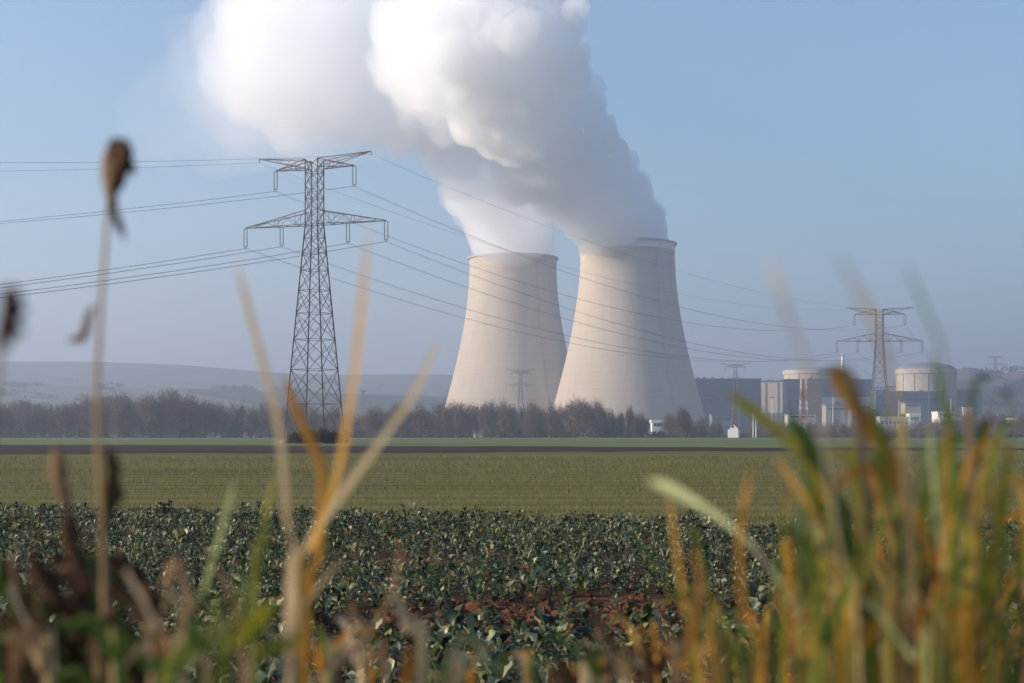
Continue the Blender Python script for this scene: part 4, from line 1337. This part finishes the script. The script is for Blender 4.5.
    B = [([(647, 481, .80), (680, 496, .88), (722, 523, .98), (760, 557, 1.08), (795, 615, 1.14), (822, 690, 1.15)], 30, PALE, .9),
         ([(724, 390, D), (760, 415, D), (800, 450, D), (830, 500, D), (850, 580, D), (860, 700, D)], 22, YGREEN, .95), ([(832, 366, D), (842, 385, D), (868, 425, D), (890, 460, D), (900, 540, D), (905, 690, D)], 24, GOLD, .4),
         ([(822, 372, D), (845, 372, D), (856, 395, D), (862, 440, D), (868, 560, D), (872, 690, D)], 18, BROWN, .9), ([(933, 352, .9), (944, 400, .9), (954, 440, .9), (958, 540, .92), (950, 690, .95)], 16, GREEN, .5),
         ([(905, 262, .7), (925, 305, .7), (945, 360, .72), (955, 450, .8), (950, 690, .9)], 11, GREEN, .2), ([(930, 420, D), (936, 490, D), (944, 560, D), (946, 690, D)], 16, PALE, .8), ([(818, 700, 1.0), (826, 625, 1.0), (850, 575, 1.0), (885, 548, 1.0)][::-1], 17, GOLD, .6),
         ([(768, 255, .6), (785, 310, .6), (815, 400, .68), (840, 560, .8), (860, 690, .9)], 8, TAN, .8), ([(835, 250, .55), (862, 300, .56), (895, 390, .65), (915, 560, .8), (910, 690, .9)], 7, BROWN, .9), ([(860, 285, .55), (880, 340, .6), (900, 430, .7), (910, 600, .85), (905, 690, .9)], 8, TAN, .4),
         ([(775, 455, D), (800, 490, D), (830, 540, D), (850, 620, D), (862, 690, D)], 18, GOLD, .8), ([(850, 440, D), (862, 500, D), (872, 580, D), (878, 690, D)], 18, YGREEN, .3), ([(905, 405, D), (905, 470, D), (895, 560, D), (890, 690, D)], 20, YGREEN, .6),
         ([(870, 400, D), (885, 470, D), (900, 560, D), (905, 690, D)], 18, GREEN, .4), ([(800, 440, D), (822, 500, D), (846, 570, D), (866, 690, D)], 26, GREEN, .6), ([(785, 410, D), (812, 450, D), (838, 510, D), (858, 590, D), (868, 690, D)], 24, GREEN, .35),
         ([(990, 420, D), (985, 480, D), (975, 560, D), (955, 690, D)], 14, GOLD, .5), ([(1010, 440, D), (1000, 520, D), (985, 600, D), (965, 690, D)], 15, YGREEN, .2), ([(968, 400, 1.0), (972, 470, 1.0), (975, 560, 1.0), (965, 690, 1.0)], 13, BROWN, .95),
         ([(650, 430, 1.0), (668, 490, 1.0), (678, 560, 1.0), (690, 630, 1.0), (705, 700, 1.0)][1:], 10, GOLD, .7), ([(750, 470, .9), (740, 540, .9), (745, 620, .95), (760, 700, .95)], 9, GOLD, .5)]
    for k, (pts, w, mm, t) in enumerate(B): add_blade(a, pts, w, mm, tint=t, face=Vector((.85, .42, .25)) if k == 0 else None)
    rr = random.Random(12)
    mats = [GREEN, GREEN, YGREEN, GOLD, TAN, GREEN, BROWN, YGREEN, GREEN, PALE]
    def arch(bx, h, ln, D, bend):
        """a blade that leans by ln and whose tip bends over by bend"""
        return [(bx + ln + bend, 690 - h + abs(bend) * .55, D), (bx + ln * .9 + bend * .25, 690 - h * .93, D), (bx + ln * .55, 690 - h * .62, D), (bx + ln * .2, 690 - h * .3, D), (bx, 702, D)]
    for i in range(74):
        bx = rr.gauss(890, 78); DD = rr.uniform(.75, 1.3)
        h = rr.uniform(90, 300) * max(.3, 1 - abs(bx - 900) / 420); ln = max(-95, min(85, rr.gauss(-8, 48)))
        thin = rr.random() < .45
        add_blade(a, arch(bx, h, ln, DD, rr.gauss(0, 30)), rr.uniform(4, 7) if thin else rr.uniform(8, 17), rr.choice([BROWN, TAN, GOLD, YGREEN, GREEN] if thin else mats), tint=rr.random())
    a = plant_root('reed_clump', 940, 1.35, 'dense dark green reeds standing behind the big golden clump', 'reeds', 'grass tufts on the verge')
    for i in range(98):
        bx = rr.gauss(925, 82); DD = rr.uniform(1.25, 1.7)
        h = rr.uniform(80, 250) * max(.35, 1 - abs(bx - 920) / 380); ln = max(-90, min(80, rr.gauss(0, 48)))
        add_blade(a, arch(bx, h, ln, DD, rr.gauss(0, 24)), rr.uniform(5, 14), rr.choice([GREEN, GREEN, GREEN, YGREEN, GOLD, BROWN]), tint=rr.random() * .8)
    # smaller tufts of dead and green grass across the bottom and right edge
    spots = [(1000, 1.0, 300, 30, 'dense green and rust grass tuft cut by the right picture edge'), (760, 1.05, 190, 26, 'loose brown grass tuft left of the big reed clump'), (660, 1.25, 75, 14, 'low dead grass tuft under the pale green reed leaf'),
             (560, 1.3, 45, 10, 'short dead grass tuft at the bottom middle'), (450, 1.25, 55, 10, 'short brown grass tuft right of the dry crossing grass'), (350, 1.15, 85, 14, 'brown dead grass tuft at the foot of the dry crossing grass'),
             (170, 1.0, 110, 14, 'dead brown grass tuft beside the bright green weed'), (20, .95, 120, 16, 'dark brown grass tuft at the bottom left corner')]
    for sx, D0, hh, n, lab in spots:
        a = plant_root('grass_tuft', sx, D0, lab, 'grass', 'grass tufts on the verge')
        for i in range(n):
            DD = D0 + rr.uniform(-.12, .15); bx = sx + rr.gauss(0, 34)
            h = hh * rr.uniform(.3, 1.15); ln = rr.gauss(0, 26)
            ms = [BROWN, TAN, GOLD, BROWN, DARK, GREEN] if sx < 700 else [GOLD, GREEN, YGREEN, BROWN, GREEN, GREEN]
            add_blade(a, arch(bx, h, ln * 1.3, DD, rr.gauss(0, 20)), rr.uniform(3.5, 11), rr.choice(ms), tint=rr.random())
foreground()

# short verge grass on the bank under the taller plants
def verge():
    n = 26000
    X = rng.uniform(-2.6, 2.6, n); Y = rng.uniform(-.6, 4.6, n)
    h = rng.uniform(.04, .16, n); w = rng.uniform(.0015, .004, n)
    an = rng.random(n) * 6.28; Z = terrain(X, Y)
    dx, dy = np.cos(an) * w, np.sin(an) * w
    ln = rng.normal(0, .45, (n, 2)) * h[:, None]
    v = np.stack([np.stack([X - dx, Y - dy, Z], -1), np.stack([X + dx, Y + dy, Z], -1), np.stack([X + ln[:, 0], Y + ln[:, 1], Z + h], -1)], 1)
    # longer grass on the bank to either side of the picture
    n2 = 5000
    X2 = rng.uniform(-3.2, 3.2, n2); Y2 = rng.uniform(.35, 3.2, n2)
    k = np.abs(X2) > .47 * Y2 + .16
    X2, Y2 = X2[k], Y2[k]; n2 = len(X2)
    h2 = rng.uniform(.12, 1, n2) * np.where(X2 < 0, .32, .62); w2 = rng.uniform(.002, .005, n2); an2 = rng.random(n2) * 6.28
    Z2 = terrain(X2, Y2); l2 = np.clip(rng.normal(0, .3, (n2, 2)), -.5, .5) * h2[:, None]
    l2[:, 0] = np.where(X2 < 0, -np.abs(l2[:, 0]), np.abs(l2[:, 0]))
    dx2, dy2 = np.cos(an2) * w2, np.sin(an2) * w2
    v = np.concatenate([v, np.stack([np.stack([X2 - dx2, Y2 - dy2, Z2], -1), np.stack([X2 + dx2, Y2 + dy2, Z2], -1), np.stack([X2 + l2[:, 0], Y2 + l2[:, 1], Z2 + h2], -1)], 1)])
    n += n2
    o = link('verge_grass', np_mesh('verge_grass', v.reshape(-1, 3), np.arange(n * 3).reshape(n, 3), np.repeat(rng.random(n), 3)),
             leafy('verge_grass_blade', [(0, (.04, .06, .015)), (.5, (.1, .11, .03)), (.8, (.25, .19, .08)), (1, (.3, .2, .1))], .6, .4))
    tag(o, 'short rough grass covering the bank at the photographer\'s feet', 'grass', kind='stuff')
verge()

# ------------------------------------------------------------------ haze
def haze():
    m = bpy.data.materials.new('winter_haze'); m.use_nodes = True
    nt = m.node_tree; nt.nodes.clear()
    out = nt.nodes.new('ShaderNodeOutputMaterial')
    v = nt.nodes.new('ShaderNodeVolumePrincipled')
    v.inputs['Color'].default_value = (.55, .61, .74, 1)
    v.inputs['Density'].default_value = .00047
    v.inputs['Density Attribute'].default_value = ''
    v.inputs['Anisotropy'].default_value = .38
    nt.links.new(v.outputs[0], out.inputs['Volume'])
    b = MB(); b.box(-6900, 6900, -6900, 6900, -6.0, 412)
    o = b.build('haze', m)
    tag(o, None, None, kind='stuff')
haze()
